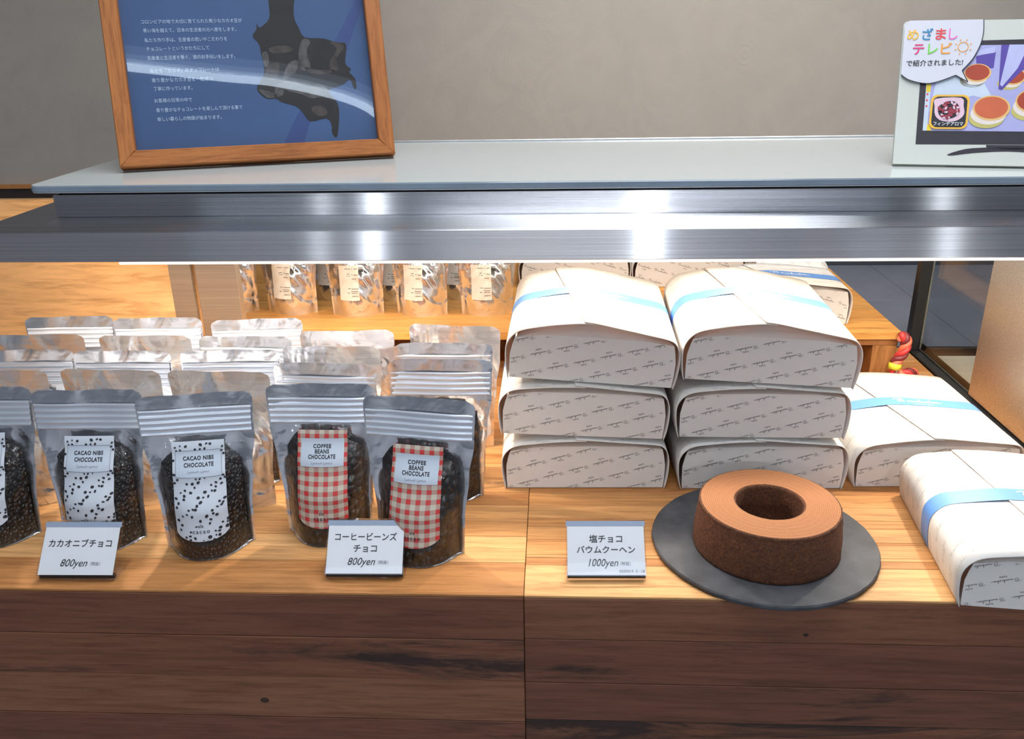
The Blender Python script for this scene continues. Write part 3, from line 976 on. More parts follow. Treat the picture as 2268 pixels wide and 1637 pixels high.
def box_meshes(arch, band_y, mirror=False, BD=0.235, prints=True):
    P, s = box_profile(arch)
    T = s[-1]
    r = {}
    th = 0.0009
    # sleeve: two sheets that meet at a skewed seam on top, the right over the left
    mb = MB()
    seam = lambda y: T / 2 + 0.031 + 0.038 * (y / BD)

    def sheet(q0, q1, lift):
        def outer(u, v):
            y = -BD / 2 + BD * v
            a, c = q0(y), q1(y); q = a + (c - a) * u
            x, z, nx, nz_ = prof_at(P, s, q)
            li = lift(q, y)
            return (x + nx * (th + li), y, z + nz_ * (th + li))

        def inner(u, v):
            y = -BD / 2 + BD * v
            a, c = q0(y), q1(y); q = a + (c - a) * u
            x, z, nx, nz_ = prof_at(P, s, q)
            li = lift(q, y)
            return (x + nx * li, y, z + nz_ * li)
        n0 = len(mb.v); nu, nv = 40, 10
        mb.grid(outer, nu, nv, 0, flip=False)
        n1 = len(mb.v)
        mb.grid(inner, nu, nv, 0, flip=True)
        w = nu + 1
        fs = []
        for i in range(nu):
            fs.append((n0 + i, n1 + i, n1 + i + 1, n0 + i + 1)); k = nv * w
            fs.append((n0 + k + i + 1, n1 + k + i + 1, n1 + k + i, n0 + k + i))
        for j in range(nv):
            fs.append((n0 + (j + 1) * w, n1 + (j + 1) * w, n1 + j * w, n0 + j * w)); k = nu
            fs.append((n0 + j * w + k, n1 + j * w + k, n1 + (j + 1) * w + k, n0 + (j + 1) * w + k))
        mb.add([], fs, 0); 
        # faces given as absolute indices
        for idx in range(len(mb.f) - len(fs), len(mb.f)):
            mb.f[idx] = tuple(i - (len(mb.v)) for i in mb.f[idx])
    # right-hand sheet is arc 0..seam (profile starts at +x), it lies on top near the seam
    bumpf = lambda q, y: 0.0021 * max(0.0, 1 - (seam(y) - q) / 0.05) ** 1.5 if q <= seam(y) else 0.0021
    sheet(lambda y: 0.0, lambda y: seam(y), bumpf)
    sheet(lambda y: seam(y) - 0.012, lambda y: T, lambda q, y: 0.0)

    def fn(q, y, off):
        x, z, nx, nz_ = prof_at(P, s, q)
        li = bumpf(q, y) if q < seam(y) else 0.0
        return (x + nx * (th + li + off), y, z + nz_ * (th + li + off))
    print_pattern(mb, 1, lambda a, y, off: fn(T - a, y, off), 0.00012, 0.0, T, -BD / 2, BD / 2, 0.30, 0.0305, 0.024, False,
                  lambda q, y: 0.004 < q < T - .004 and abs(y) < BD / 2 - .002 and abs(T - q - seam(y)) > 0.003)
    r['sleeve'] = (mb, [M['paper_white'], M['kraft_print_pale']])
    # end panels: folded flap that runs back under the arch
    for side, nm in ((-1, 'end_panel'), (1, 'rear_end_panel')):
        mb = MB()
        yf = side * (BD / 2 - 0.0018)
        outline = smooth_path([(-BW / 2 + .0042, 0.0008), (-BW / 2 + .0034, .03), (-BW / 2 + .0085, .0495)], 2) + [(-.06, .0545), (0, .0556), (.06, .0550)] + smooth_path([(BW / 2 - .0060, .0515), (BW / 2 - .0022, .03), (BW / 2 - .0042, 0.0008)], 2)
        fn2 = lambda x, z, off: (x, yf + side * off - side * 0.05 * z * 0.6, z)
        if side > 0:
            mb.poly(outline, fn2, 0)
            mb.poly(outline[::-1], lambda x, z, off: fn2(x, z, -0.0008), 0)
        else:
            mb.poly(outline[::-1], fn2, 0)
            mb.poly(outline, lambda x, z, off: fn2(x, z, -0.0008), 0)
        # flap
        top = [p for p in outline if p[1] >= 0.0494]
        fl = lambda u, v: (lambda p: (p[0] * (1 - .10 * v), fn2(p[0], p[1], 0)[1] - side * 0.030 * v, p[1] + v * (arch - 0.0660 + 0.0066) * max(0.0, (1 - (p[0] / 0.088) ** 2))))(top[min(int(u * (len(top) - 1) + .5), len(top) - 1)])
        mb.grid(fl, len(top) - 1, 3, 0)
        zlim = lambda x: 0.0530 - max(0, (abs(x) - .08)) * .3
        print_pattern(mb, 1, fn2, 0.00015, -BW / 2, BW / 2, 0, .055, 0.29 * (-1 if mirror else 1), 0.0300, 0.0215, not mirror,
                      lambda x, z: abs(x) < BW / 2 - .0050 - max(0, z - .03) * .25 and 0.001 < z < zlim(x))
        r[nm] = (mb, [M['paper_white'], M['kraft_print']])
    mb = MB()
    mb.box(-BW / 2 + .005, BW / 2 - .005, -BD / 2 + .004, BD / 2 - .004, 0.0, 0.0009)
    r['base'] = (mb, [M['paper_white']])
    if band_y is None:
        return r
    # paper band across the middle with the joined-up name
    mb = MB(); bh = 0.0135

    def bfn(q, y, off):
        x, z, nx, nz_ = prof_at(P, s, q)
        li = 0.0021 * max(0.0, 1 - abs(q - seam(y)) / 0.05) ** 1.2 if True else 0
        return (x + nx * (th + .0005 + li + off), y, z + nz_ * (th + .0005 + li + off))
    mb.grid(lambda u, v: bfn(.002 + u * (T - .004), band_y - bh + 2 * bh * v, 0.0), 60, 2)
    r['band'] = (mb, [M['band_blue']])
    mb = MB()
    vs, fs = script_word(0.062, 0.0011, 3)
    # reading direction runs towards +x, so arc length runs the other way
    qc = T / 2 - 0.014
    mb.add([bfn(qc - x, band_y + .0015 + y * 1.15, 0.0002) for x, y in vs], fs, 0)
    vs, fs = text2d('KAMAKURA', 0.0042, space=1.25)
    mb.add([bfn(qc - .004 - x, band_y - .0100 + y, 0.0002) for x, y in vs], fs, 1)
    r['band_lettering'] = (mb, [M['white_ink'], M['pale_ink']])
    return r


def make_box(arch, band_y, mirror=False, BD=0.235):
    t = thing('wrapped_cake_box', 'x', 'box')
    parts = box_meshes(arch, band_y, mirror, BD)
    band = None
    for nm, (mb, mats) in parts.items():
        par = band if nm == 'band_lettering' else t
        o = mb.build('end_panel' if nm == 'rear_end_panel' else nm, mats, par, smooth=nm in ('sleeve', 'band'))
        if nm == 'band':
            band = o
    return t


R = math.radians
PROTO = {}
BOXES = [
    # kind, x centre, y centre, z, yaw, roll(about y), tip(about x), label, group
    ('pressed', 0.0348, 1.0325, 0.8500, 1.0, 0.0, 0.0, 'white wrapped cake box lying at the bottom of the left stack', 'stack'),
    ('pressed', 0.0330, 1.0330, 0.9190, 0.0, 2.0, 0.0, 'white wrapped cake box in the middle of the left stack', 'stack'),
    ('open', 0.0430, 1.0380, 0.9870, -1.0, 3.8, 0.6, 'white wrapped cake box topping the left stack, lid bulging', 'stack'),
    ('pressed', 0.2455, 1.0340, 0.8500, 1.0, 0.0, 0.0, 'white wrapped cake box at the bottom of the right stack, behind the cake', 'stack'),
    ('pressed', 0.2412, 1.0340, 0.9180, 0.0, 0.2, 0.0, 'white wrapped cake box in the middle of the right stack', 'stack'),
    ('open', 0.2470, 1.0360, 0.9870, -1.5, 2.8, 0.6, 'white wrapped cake box topping the right stack, lid bulging', 'stack'),
    ('flat', 0.4530, 1.0310, 0.8500, 1.5, 0.0, 0.0, 'single white wrapped cake box with blue band, right of the stacks', 'stack'),
    ('flat', 0.4920, 0.7905, 0.8500, -6.0, 0.0, 0.0, 'nearest white wrapped cake box, jutting to the counter edge right of the cake', 'stack'),
]


def place_box(kind, x, y, z, yaw, roll, tip, label, group):
    if kind not in PROTO:
        PROTO[kind] = make_box(*{'flat': (0.066, 0.004, False), 'pressed': (0.0630, 0.004, False), 'open': (0.0720, 0.006, False), 'back': (0.066, 0.004, True), 'half': (0.066, -0.004, True, 0.115), 'half_plain': (0.066, None, True, 0.115)}[kind])
        o = PROTO[kind]
    else:
        o = copy_tree(PROTO[kind])
    o.location = (x, y, z)
    o.rotation_euler = (R(tip), R(roll), R(yaw))
    tag(o, label, 'box', group)
    return o


for row in BOXES:
    g = 'white wrapped cake boxes on the counter'
    o = place_box(*row[:8], g)
    if 'single' in row[7]:
        o.scale = (1.0, 0.90, 0.95)
for row in (
    ('back', 0.0350, 1.6050, RZ, 0.4, 0, 0, 'tan shaded cake box on the riser, beside the gold pouches'),
    ('back', 0.2390, 1.6060, RZ, -0.4, 0, 0, 'tan shaded cake box on the riser, between the other riser boxes'),
    ('half', 0.3570, 1.3400, RZ, -1.5, 0, 0, 'short banded cake box at the front right of the riser'),
    ('half_plain', 0.3960, 1.5030, RZ, 91.0, 0, 0, 'short cake box turned sideways on the riser, behind the short banded box'),
):
    place_box(*row, 'cake boxes on the riser')

# ------------------------------------------------------------------ round cake on a slate
b = MB()
n = 120
sr = 0.1178
prof = [(0.0, 0.0), (1.0 - .012, 0.0), (1.0, 0.0022), (1.0, 0.0045), (1.0 - .010, 0.0060), (0.0, 0.0062)]
vs = []; fs = []
for j, (q, z) in enumerate(prof[1:-1]):
    for i in range(n):
        a = 2 * math.pi * i / n
        k = 1 + 0.006 * noise.noise((math.cos(a) * 7, math.sin(a) * 7, j * 0.4)) + 0.003 * noise.noise((math.cos(a) * 25, math.sin(a) * 25, j))
        vs.append((sr * q * k * math.cos(a), sr * q * k * math.sin(a), z))
for j in range(3):
    for i in range(n):
        k = (i + 1) % n
        fs.append((j * n + i, j * n + k, (j + 1) * n + k, (j + 1) * n + i))
fs.append(tuple(range(n - 1, -1, -1))); fs.append(tuple(3 * n + i for i in range(n)))
b.add(vs, fs)
o = b.build('slate_plate', M['slate'], loc=(0.2240, 0.8010, Z0))
tag(o, 'round dark slate plate under the cake, overhanging the counter edge', 'plate')
t = thing('ring_cake', 'round brown layered ring cake with a hole, standing on the slate', 'cake', (0.2243, 0.7915, Z0 + 0.0062))
RO, RI, HC = 0.0732, 0.0342, 0.0508


def lathe_noise(prof, n, amp, sc):
    mb = MB(); vs = []; fs = []
    for j, (r, z) in enumerate(prof):
        for i in range(n):
            a = 2 * math.pi * i / n
            d = amp * noise.noise((r * math.cos(a) * sc, r * math.sin(a) * sc, z * sc)) + amp * .6 * noise.noise((r * math.cos(a) * sc * 3, r * math.sin(a) * sc * 3, z * sc * 3))
            vs.append(((r + d) * math.cos(a), (r + d) * math.sin(a), z))
    for j in range(len(prof) - 1):
        for i in range(n):
            k = (i + 1) % n
            fs.append((j * n + i, j * n + k, (j + 1) * n + k, (j + 1) * n + i))
    mb.add(vs, fs); return mb


pr = [(RO + .0012, 0.0)] + [(RO + .0026 + 0.0010 * math.sin(math.pi * k / 14) - 0.0040 * (k / 14), 0.001 + (HC - .0035) * k / 14) for k in range(15)] + [(RO - .0012, HC - .0010), (RO - .0030, HC - .0002)]
lathe_noise(pr, 200, 0.0006, 160).build('crust', M['cake_crust'], t, True)
pr = [(RO - .0030, HC - .0002)] + [(RO - .0035 - (RO - RI - .0055) * k / 30, HC + 0.00018 * math.sin(k * 2.1)) for k in range(31)]
lathe_noise(pr, 160, 0.0002, 200).build('crumb', M['cake_crumb'], t, True)
pr = [(RI + .002, HC + .0001), (RI + .0008, HC - .0008), (RI, HC - .002)] + [(RI - 0.0004 * math.sin(k), HC - .004 - (HC - .004) * k / 8) for k in range(9)]
lathe_noise(pr, 160, 0.0003, 200).build('hole_crust', M['cake_crust'], t, True)

# ------------------------------------------------------------------ stand-up pouches
PH = 0.170
GUS = {}


def lerp(tab, z):
    for (a, va), (b_, vb) in zip(tab, tab[1:]):
        if z <= b_:
            t_ = max(0, (z - a) / (b_ - a)); t_ = t_ * t_ * (3 - 2 * t_)
            return va + (vb - va) * t_
    return tab[-1][1]


def pouch_fn(front, seed, full, lean):
    """surface of one sheet: x in metres, z height, off outward"""
    k = full
    TF = [(0.0, 0.034 * k), (0.015, 0.036 * k), (0.05, 0.031 * k), (0.085, 0.018 * k), (0.112, 0.006 * k), (0.128, 0.0014), (0.17, 0.0006)]
    TB = [(0.0, 0.026 * k), (0.02, 0.028 * k), (0.06, 0.022 * k), (0.095, 0.010 * k), (0.118, 0.003 * k), (0.13, 0.0006), (0.17, 0.0004)]
    WW = [(0.0, 0.047), (0.04, 0.048), (0.09, 0.053), (0.125, 0.0585), (0.17, 0.0600)]
    sd = Vector((seed * 3.17, seed * 1.3, 0))

    def half(z):
        return lerp(WW, z)

    def fn(x, z, off=0.0):
        w = half(z)
        u = x / w
        pr = max(0.0, 1 - abs(u / 0.90) ** 2.3) ** 0.85
        T = lerp(TF if front else TB, z) * pr
        body = min(1.0, max(0.0, (0.135 - z) / 0.04))
        if front:
            lx = max(abs(x) - 0.029, z - 0.123, 0.020 - z) / 0.006
            body *= min(1.0, max(0.0, lx))
        cr = 0.0
        if abs(u) < 0.93:
            e = min(1.0, (0.93 - abs(u)) / 0.12)
            q = Vector((x * 34, z * 20, 0)) + sd
            cr += 0.0026 * noise.noise(q) * e * min(body, z / 0.02 if z < .02 else 1)
            # creases fanning out from the corners of the zip
            d = abs(noise.noise(Vector((x * 60 + (z * 50 if x > 0 else -z * 50), z * 14, 3)) + sd))
            cr -= 0.0022 * max(0, 0.25 - d) * 4 * e * body * (1 if z > 0.05 else z / 0.05)
        hem = 0.0014 * math.sin(x * 55 + seed) * max(0, (z - .10) / .07)
        y0 = lean * (z / PH) ** 1.3 + hem + 0.0010 * math.sin(x * 130 + seed * 2) * max(0, (z - .15) / .02)
        y = (-(T + off + cr) if front else (T + off + cr)) + y0
        return (x, y, z)
    return fn, half


def width_at(half, z, r=0.009):
    w = half(z)
    if z > PH - r:
        d = z - (PH - r)
        w -= r - math.sqrt(max(0, r * r - d * d))
    return w


DOTS = [(1228, 570, 12), (1265, 530, 7), (1300, 520, 5), (1340, 525, 9), (1300, 551, 7), (1272, 556, 6), (1445, 518, 11), (1487, 512, 8), (1513, 515, 9), (1405, 551, 8), (1440, 550, 7), (1473, 548, 9), (1597, 540, 8), (1590, 572, 9), (1603, 595, 8), (1247, 627, 8), (1250, 725, 11), (1250, 790, 8), (1273, 762, 9), (1340, 793, 8), (1380, 793, 10), (1422, 785, 11), (1408, 757, 7), (1435, 757, 8), (1470, 752, 5), (1395, 820, 8), (1325, 840, 8), (1366, 855, 10), (1293, 857, 7), (1319, 878, 9), (1316, 902, 9), (1257, 900, 10), (1275, 932, 9), (1260, 965, 9), (1467, 855, 11), (1490, 885, 9), (1420, 890, 10), (1455, 890, 7), (1436, 922, 12), (1410, 945, 9), (1398, 970, 11), (1380, 968, 8), (1350, 975, 8), (1335, 1008, 8), (1302, 1025, 7), (1371, 1025, 10), (1265, 1065, 10), (1290, 1100, 9), (1277, 1140, 8), (1545, 795, 9), (1582, 808, 9), (1597, 745, 9), (1512, 810, 7), (1542, 825, 8), (1515, 850, 7), (1535, 853, 9), (1577, 772, 8), (1610, 765, 9), (1600, 915, 10), (1565, 930, 8), (1588, 942, 8), (1578, 957, 9), (1550, 965, 9), (1515, 985, 8), (1520, 1010, 8), (1543, 1025, 10), (1474, 1025, 12), (1500, 1055, 9), (1427, 1062, 10), (1491, 1086, 9), (1395, 1105, 8), (1611, 1085, 11), (1575, 1098, 7), (1602, 1140, 11), (1605, 1108, 7), (1558, 1135, 10), (1550, 1158, 9), (1525, 1152, 8), (1352, 1147, 7), (1381, 1195, 10), (1345, 1180, 9), (1315, 1193, 8), (1346, 1210, 8), (1485, 1192, 12), (1550, 1190, 10), (1527, 1185, 6), (1440, 1219, 8), (1470, 1220, 7), (1512, 1216, 8)]


def pouch(kind, seed, full, lean, name='foil_pouch', turned=False):
    t = thing(name, 'x', 'pouch')
    F, half = pouch_fn(True, seed, full, lean)
    B, _ = pouch_fn(False, seed + 5, full, lean)
    nu, nv = 34, 44

    def sheet(fn, off):
        def g(u, v):
            z = PH * (v ** 0.95) if v < 1 else PH
            w = width_at(half, z)
            return fn((2 * u - 1) * w, z, off)
        return g
    # foil back with the bottom gusset
    mb = MB()
    mb.grid(sheet(B, 0.0), nu, nv)
    mb.grid(lambda u, v: (lambda w: (lambda p, q: (p[0], p[1] + (q[1] - p[1]) * v, 0.0004 + 0.006 * math.sin(math.pi * v) * (1 - (2 * u - 1) ** 2)))(F((2 * u - 1) * w, 0.0), B((2 * u - 1) * w, 0.0)))(width_at(half, 0.0)), nu, 8)
    mb.build('foil_back', M['silver_foil'], t, True)
    # clear front
    mb = MB(); mb.grid(sheet(F, 0.0004), nu, nv)
    front = mb.build('clear_front', M['clear_film'], t, True)
    # ribbed zip band across the top of the front
    mb = MB()
    zz0, zz1 = 0.1275, 0.1555

    def zipf(u, v):
        z = zz0 + (zz1 - zz0) * v
        rib = 0.0011 * max(0, math.sin(v * math.pi * 2 * 4.5)) ** 0.6
        w = width_at(half, z) * 0.965
        return F((2 * u - 1) * w, z, 0.0007 + rib)
    mb.grid(zipf, 20, 44)
    mb.build('zip_strip', M['zip_plastic'], t, True)
    # filling
    mb = MB()

    def fill(fn, off):
        def g(u, v):
            uu = 2 * u - 1
            x0_ = uu * 0.84 * half(0.05)
            top = (0.108 if kind == 'nibs' else 0.117) + 0.011 * noise.noise(Vector((uu * 2.2, seed, 0))) - 0.012 * uu * uu
            z = 0.0022 + (top - 0.0022) * v
            ed = math.sqrt(max(0.0, 1 - abs(uu) ** 6)) * (math.sqrt(max(0.0, 1 - max(0, (v - .86) / .14) ** 2)))
            p = fn(x0_, z, 0.0)
            c0 = lean * (z / PH) ** 1.3
            lump = 0.0011 * noise.noise(Vector((x0_ * 260, z * 260, seed)))
            y = c0 + (p[1] - c0) * (0.955 * ed) + (lump * ed if fn is B else -lump * ed) * .6
            if fn is F:
                y = max(y, p[1] + 0.0009)
            else:
                y = min(y, p[1] - 0.0009)
            return (x0_, y, z)
        return g
    mb.grid(fill(F, 0), 40, 44); mb.grid(fill(B, 0), 40, 44, flip=True)
    mb.grid(lambda u, v: (lambda a, c: (a[0], a[1] + (c[1] - a[1]) * v, a[2]))(fill(F, 0)(u, 0), fill(B, 0)(u, 0)), 40, 2)
    mb.build('filling', M['cacao_nibs' if kind == 'nibs' else 'coffee_beans'], t, True)
    # front label
    LW, LZ0, LZ1 = 0.054, 0.024, 0.121

    def lab(a, b_, off):
        """a: 0..1 across, b_: 0..1 up"""
        return F((a - .5) * LW, LZ0 + (LZ1 - LZ0) * b_, 0.0010 + off)

    def edge(u):
        return 0.085 * (1 - math.sqrt(max(0, 1 - (2 * u - 1) ** 2 * 0.98)))
    mb = MB()
    if kind == 'nibs':
        mb.grid(lambda u, v: lab(u, edge(u) + (1 - edge(u)) * v, 0), 14, 34)
        mb.grid(lambda u, v: lab(.06 + .88 * u, .655 + .25 * v, .0003), 10, 10, 1)
        lo = mb.build('label', [M['label_white'], M['label_panel']], t, True)
        mb = MB()
        for (px, py, pr) in DOTS:
            cx, cy = (px - 1240) / 372.0, (1225 - py) / 735.0
            rr = pr * 1.25
            el = 0.8 + 0.35 * noise.noise(Vector((px * .37, py * .53, 0)))
            ro = noise.noise(Vector((px * .91, py * .23, 4))) * 3
            pts = []
            for i in range(9):
                an = 2 * math.pi * i / 9
                x, y = rr * math.cos(an), rr * el * math.sin(an)
                pts.append((cx + (x * math.cos(ro) - y * math.sin(ro)) / 372, cy + (x * math.sin(ro) + y * math.cos(ro)) / 735))
            if 0 <= cx <= 1.02 and cy > edge(min(max(cx, 0), 1)):
                mb.poly([(min(max(a, 0), 1), min(max(c, 0.012), 1)) for a, c in pts], lab, 0, 0.0004)
        mp = lambda x, y, off: lab(.5 + x / LW, y / (LZ1 - LZ0), off)
        H = LZ1 - LZ0
        put_text(mb, 'CACAO NIBS', 0.0050, (0, .815 * H), mp, .0007, 0, width=0.0315, space=1.1, bold=0.03)
        put_text(mb, 'CHOCOLATE', 0.0050, (0.0005, .755 * H), mp, .0007, 0, width=0.0305, space=1.1, bold=0.03)
        put_text(mb, 'ala', 0.0046, (0, .155 * H), mp, .0007, 0, space=1.1, bold=0.01)
        put_text(mb, 'cacao', 0.0058, (0, .092 * H), mp, .0007, 0, width=0.0175, space=1.3, bold=0.006)
        for (vs, fs), ox in ((squiggle(0.0105, 0.0026, 0.0003, 12, 3), -0.0045), (squiggle(0.008, 0.0022, 0.0003, 9, 5), 0.0075)):
            mb.add([mp(x + ox, y + .700 * H, .0007) for x, y in vs], fs, 1)
        for rx0, rx1, ry0, ry1 in ((.06, .94, .652, .656), (.06, .94, .903, .907), (.06, .066, .652, .907), (.934, .94, .652, .907)):
            mb.grid(lambda u, v: lab(rx0 + (rx1 - rx0) * u, ry0 + (ry1 - ry0) * v, .0005), 8, 6, 1)
        mb.build('lettering', [M['black_ink'], M['grey_ink']], lo)
    else:
        mb.grid(lambda u, v: lab(u, edge(u) + (1 - edge(u)) * v, 0), 14, 34, 0, uv=lambda u, v: (u, edge(u) + (1 - edge(u)) * v))
        mb.grid(lambda u, v: lab(.075 + .86 * u, .64 + .275 * v, .0003), 10, 10, 1)
        lo = mb.build('label', [M['gingham_print'], M['label_panel']], t, True)
        mb = MB()
        mp = lambda x, y, off: lab(.5 + x / LW, y / (LZ1 - LZ0), off)
        H = LZ1 - LZ0
        for body, by, wd in (('COFFEE', .838, .0195), ('BEANS', .790, .0155), ('CHOCOLATE', .742, .0295)):
            put_text(mb, body, 0.0050, (0, (by - .018) * H), mp, .0007, 0, width=wd, space=1.1, bold=0.03)
        for (vs, fs), ox in ((squiggle(0.0105, 0.0026, 0.0003, 12, 3), -0.0045), (squiggle(0.008, 0.0022, 0.0003, 9, 5), 0.0075)):
            mb.add([mp(x + ox, y + .672 * H, .0007) for x, y in vs], fs, 1)
        put_text(mb, 'ala', 0.0046, (0, .150 * H), mp, .0007, 0, space=1.1, bold=0.01)
        put_text(mb, 'cacao', 0.0058, (0, .092 * H), mp, .0007, 0, width=0.0175, space=1.3, bold=0.006)
        mb.build('lettering', [M['black_ink'], M['grey_ink']], lo)
    # ingredients sticker on the foil back
    def bl(a, b_, off):
        return B(-(a - .5) * 0.036 + 0.010, 0.028 + 0.056 * b_, 0.0008 + off)
    mb = MB(); mb.grid(lambda u, v: bl(u, v, 0), 10, 16)
    lo = mb.build('ingredients_label', M['ingredient_paper'], t, True)
    mb = MB(); rr = random.Random(seed)
    for (ry, segs) in ((.90, [(.3, .6), (.66, .92)]), (.76, [(.42, .56)]), (.70, [(.40, .58)]), (.74, [(.64, .95)]), (.62, [(.66, .86)]), (.34, [(.44, .54), (.62, .95)]), (.27, [(.60, .95)]), (.22, [(.4, .52), (.62, .9)]), (.12, [(.62, .95)])):
        for a0, a1 in segs:
            x = a0
            while x < a1:
                w = rr.uniform(.015, .05)
                mb.grid(lambda u, v: bl(x + w * u, ry + .018 * v, .0003), 2, 1)
                x += w + .012
    mb.build('lettering', M['black_ink'], lo)
    return t


def put_pouch(proto, top, yaw, label, group, lean, turned=False, base_z=Z0, first={}):
    key = id(proto)
    if key in first:
        o = copy_tree(proto)
    else:
        o = proto; first[key] = 1
    a = R(yaw)
    ex = lean
    off = (-math.sin(a) * ex, math.cos(a) * ex)
    rz = a
    if turned:
        rz = a + math.pi; off = (-off[0], -off[1])
    o.location = (top[0] - off[0], top[1] - off[1], base_z)
    o.rotation_euler = (0, 0, rz)
    tag(o, label, 'pouch', group)
    return o


LEAN = 0.020
nib_front = pouch('nibs', 1, 1.0, LEAN)
nib_rear = pouch('nibs', 2, 0.58, 0.012)
nib_turned = pouch('nibs', 8, 0.58, 0.004)
cof_front = pouch('coffee', 3, 1.0, LEAN)
cof_rear = pouch('coffee', 4, 0.62, 0.012)
cof_turned = pouch('coffee', 9, 0.62, 0.004)
LEANS = {id(nib_front): LEAN, id(cof_front): LEAN, id(nib_rear): 0.012, id(cof_rear): 0.012, id(nib_turned): 0.004, id(cof_turned): 0.004}
GN = 'silver pouches of cacao nibs chocolate'
GC = 'silver pouches of coffee beans chocolate'
ROWS = [
    (nib_front, (-0.378, 0.808), 9.0, False, 'cacao nibs pouch nearest the camera, whole dotted label in view', GN),
    (nib_front, (-0.499, 0.818), 1.0, False, 'cacao nibs pouch standing behind the first price card, left of the nearest pouch', GN),
    (nib_front, (-0.624, 0.824), 2.0, False, 'cacao nibs pouch cut off by the left edge of the photo, front row', GN),
    (cof_front, (-0.250, 0.836), 1.0, False, 'coffee beans pouch with shiny top and gingham label, left one in front', GC),
    (cof_front, (-0.139, 0.800), -8.0, False, 'coffee beans pouch with dull grey top and gingham label, right one in front', GC),
    (nib_rear, (-0.376, 0.872), -4.0, True, 'turned pouch directly behind the nearest cacao nibs pouch, brownish back showing', GN),
    (nib_rear, (-0.502, 0.876), -3.5, True, 'turned brownish pouch directly behind the one at the first price card', GN),
    (nib_rear, (-0.634, 0.872), 2.0, True, 'reddish reflecting pouch in the second row at the left edge', GN),
    (cof_rear, (-0.261, 0.896), -2.5, False, 'bright silver pouch just behind the left coffee beans pouch', GC),
    (cof_rear, (-0.131, 0.909), 0.0, False, 'bright silver pouch just behind the grey topped coffee beans pouch', GC),
    (nib_rear, (-0.516, 0.936), 0.0, False, 'bluish silver pouch in the third row, second column from the left', GN),
    (nib_rear, (-0.638, 0.940), 2.0, False, 'pale silver pouch in the third row at the left edge', GN),
    (nib_rear, (-0.386, 0.939), 2.0, False, 'silver pouch in the third row behind the nearest cacao nibs pouch', GN),
    (cof_rear, (-0.268, 0.952), -1.0, True, 'turned beige pouch in the third row of the left coffee column', GC),
    (cof_rear, (-0.134, 0.964), 1.0, False, 'silver pouch in the third row of the right coffee column', GC),
    (nib_rear, (-0.514, 0.991), -1.5, True, 'turned beige pouch in the fourth row, second column from the left', GN),
    (nib_rear, (-0.655, 0.995), 1.0, True, 'dark reddish pouch in the fourth row at the left edge', GN),
    (nib_rear, (-0.384, 0.988), -2.0, False, 'blown out bright pouch in the fourth row, middle column', GN),
    (cof_rear, (-0.262, 1.010), 2.5, True, 'rumpled pale pouch in the back row of the left coffee column', GC),
    (cof_rear, (-0.128, 1.030), -7.0, True, 'pinkish turned pouch at the very back beside the box stack', GC),
    (nib_rear, (-0.528, 1.062), 1.5, False, 'white glaring pouch in the back row, in front of the steel divider', GN),
    (nib_rear, (-0.652, 1.068), 3.0, False, 'bluish white pouch at the back left, against the wooden panel', GN),
    (nib_rear, (-0.392, 1.056), 5.0, False, 'pinkish white pouch in the back row below the first gold pouch', GN),
]
for proto, top, yaw, turned, label, g in ROWS:
    if turned:
        proto = nib_turned if proto is nib_rear else cof_turned
    put_pouch(proto, top, yaw, label, g, LEANS[id(proto)], turned)
# pouches on the riser, their foil backs to the front
gold = pouch('nibs', 7, 0.80, 0.004, turned=True)
gold.scale = (0.89, 1, 1)
GG = 'gold looking pouches on the riser'
for (x, y, yaw, label) in (
    (-0.324, 1.3400, 4.0, 'gold looking foil pouch on the riser, second from the steel divider'),
    (-0.437, 1.3500, -3.0, 'gold looking foil pouch on the riser, nearest the steel divider with a full sticker'),
    (-0.540, 1.3580, 3.0, 'gold looking foil pouch half hidden behind the steel divider'),
    (-0.218, 1.3390, -5.0, 'gold looking foil pouch on the riser, third from the steel divider'),
    (-0.110, 1.3420, 6.0, 'crumpled gold looking foil pouch on the riser, next to the tan boxes'),
    (-0.385, 1.4300, 0.0, 'foil pouch in the second riser row, between the first two gold pouches'),
    (-0.275, 1.4280, 4.0, 'foil pouch in the second riser row, behind the second and third gold pouches'),
    (-0.165, 1.4300, -4.0, 'foil pouch in the second riser row, behind the last two gold pouches'),
):
    put_pouch(gold, (x, y), yaw, label, GG, 0.004, True, RZ)


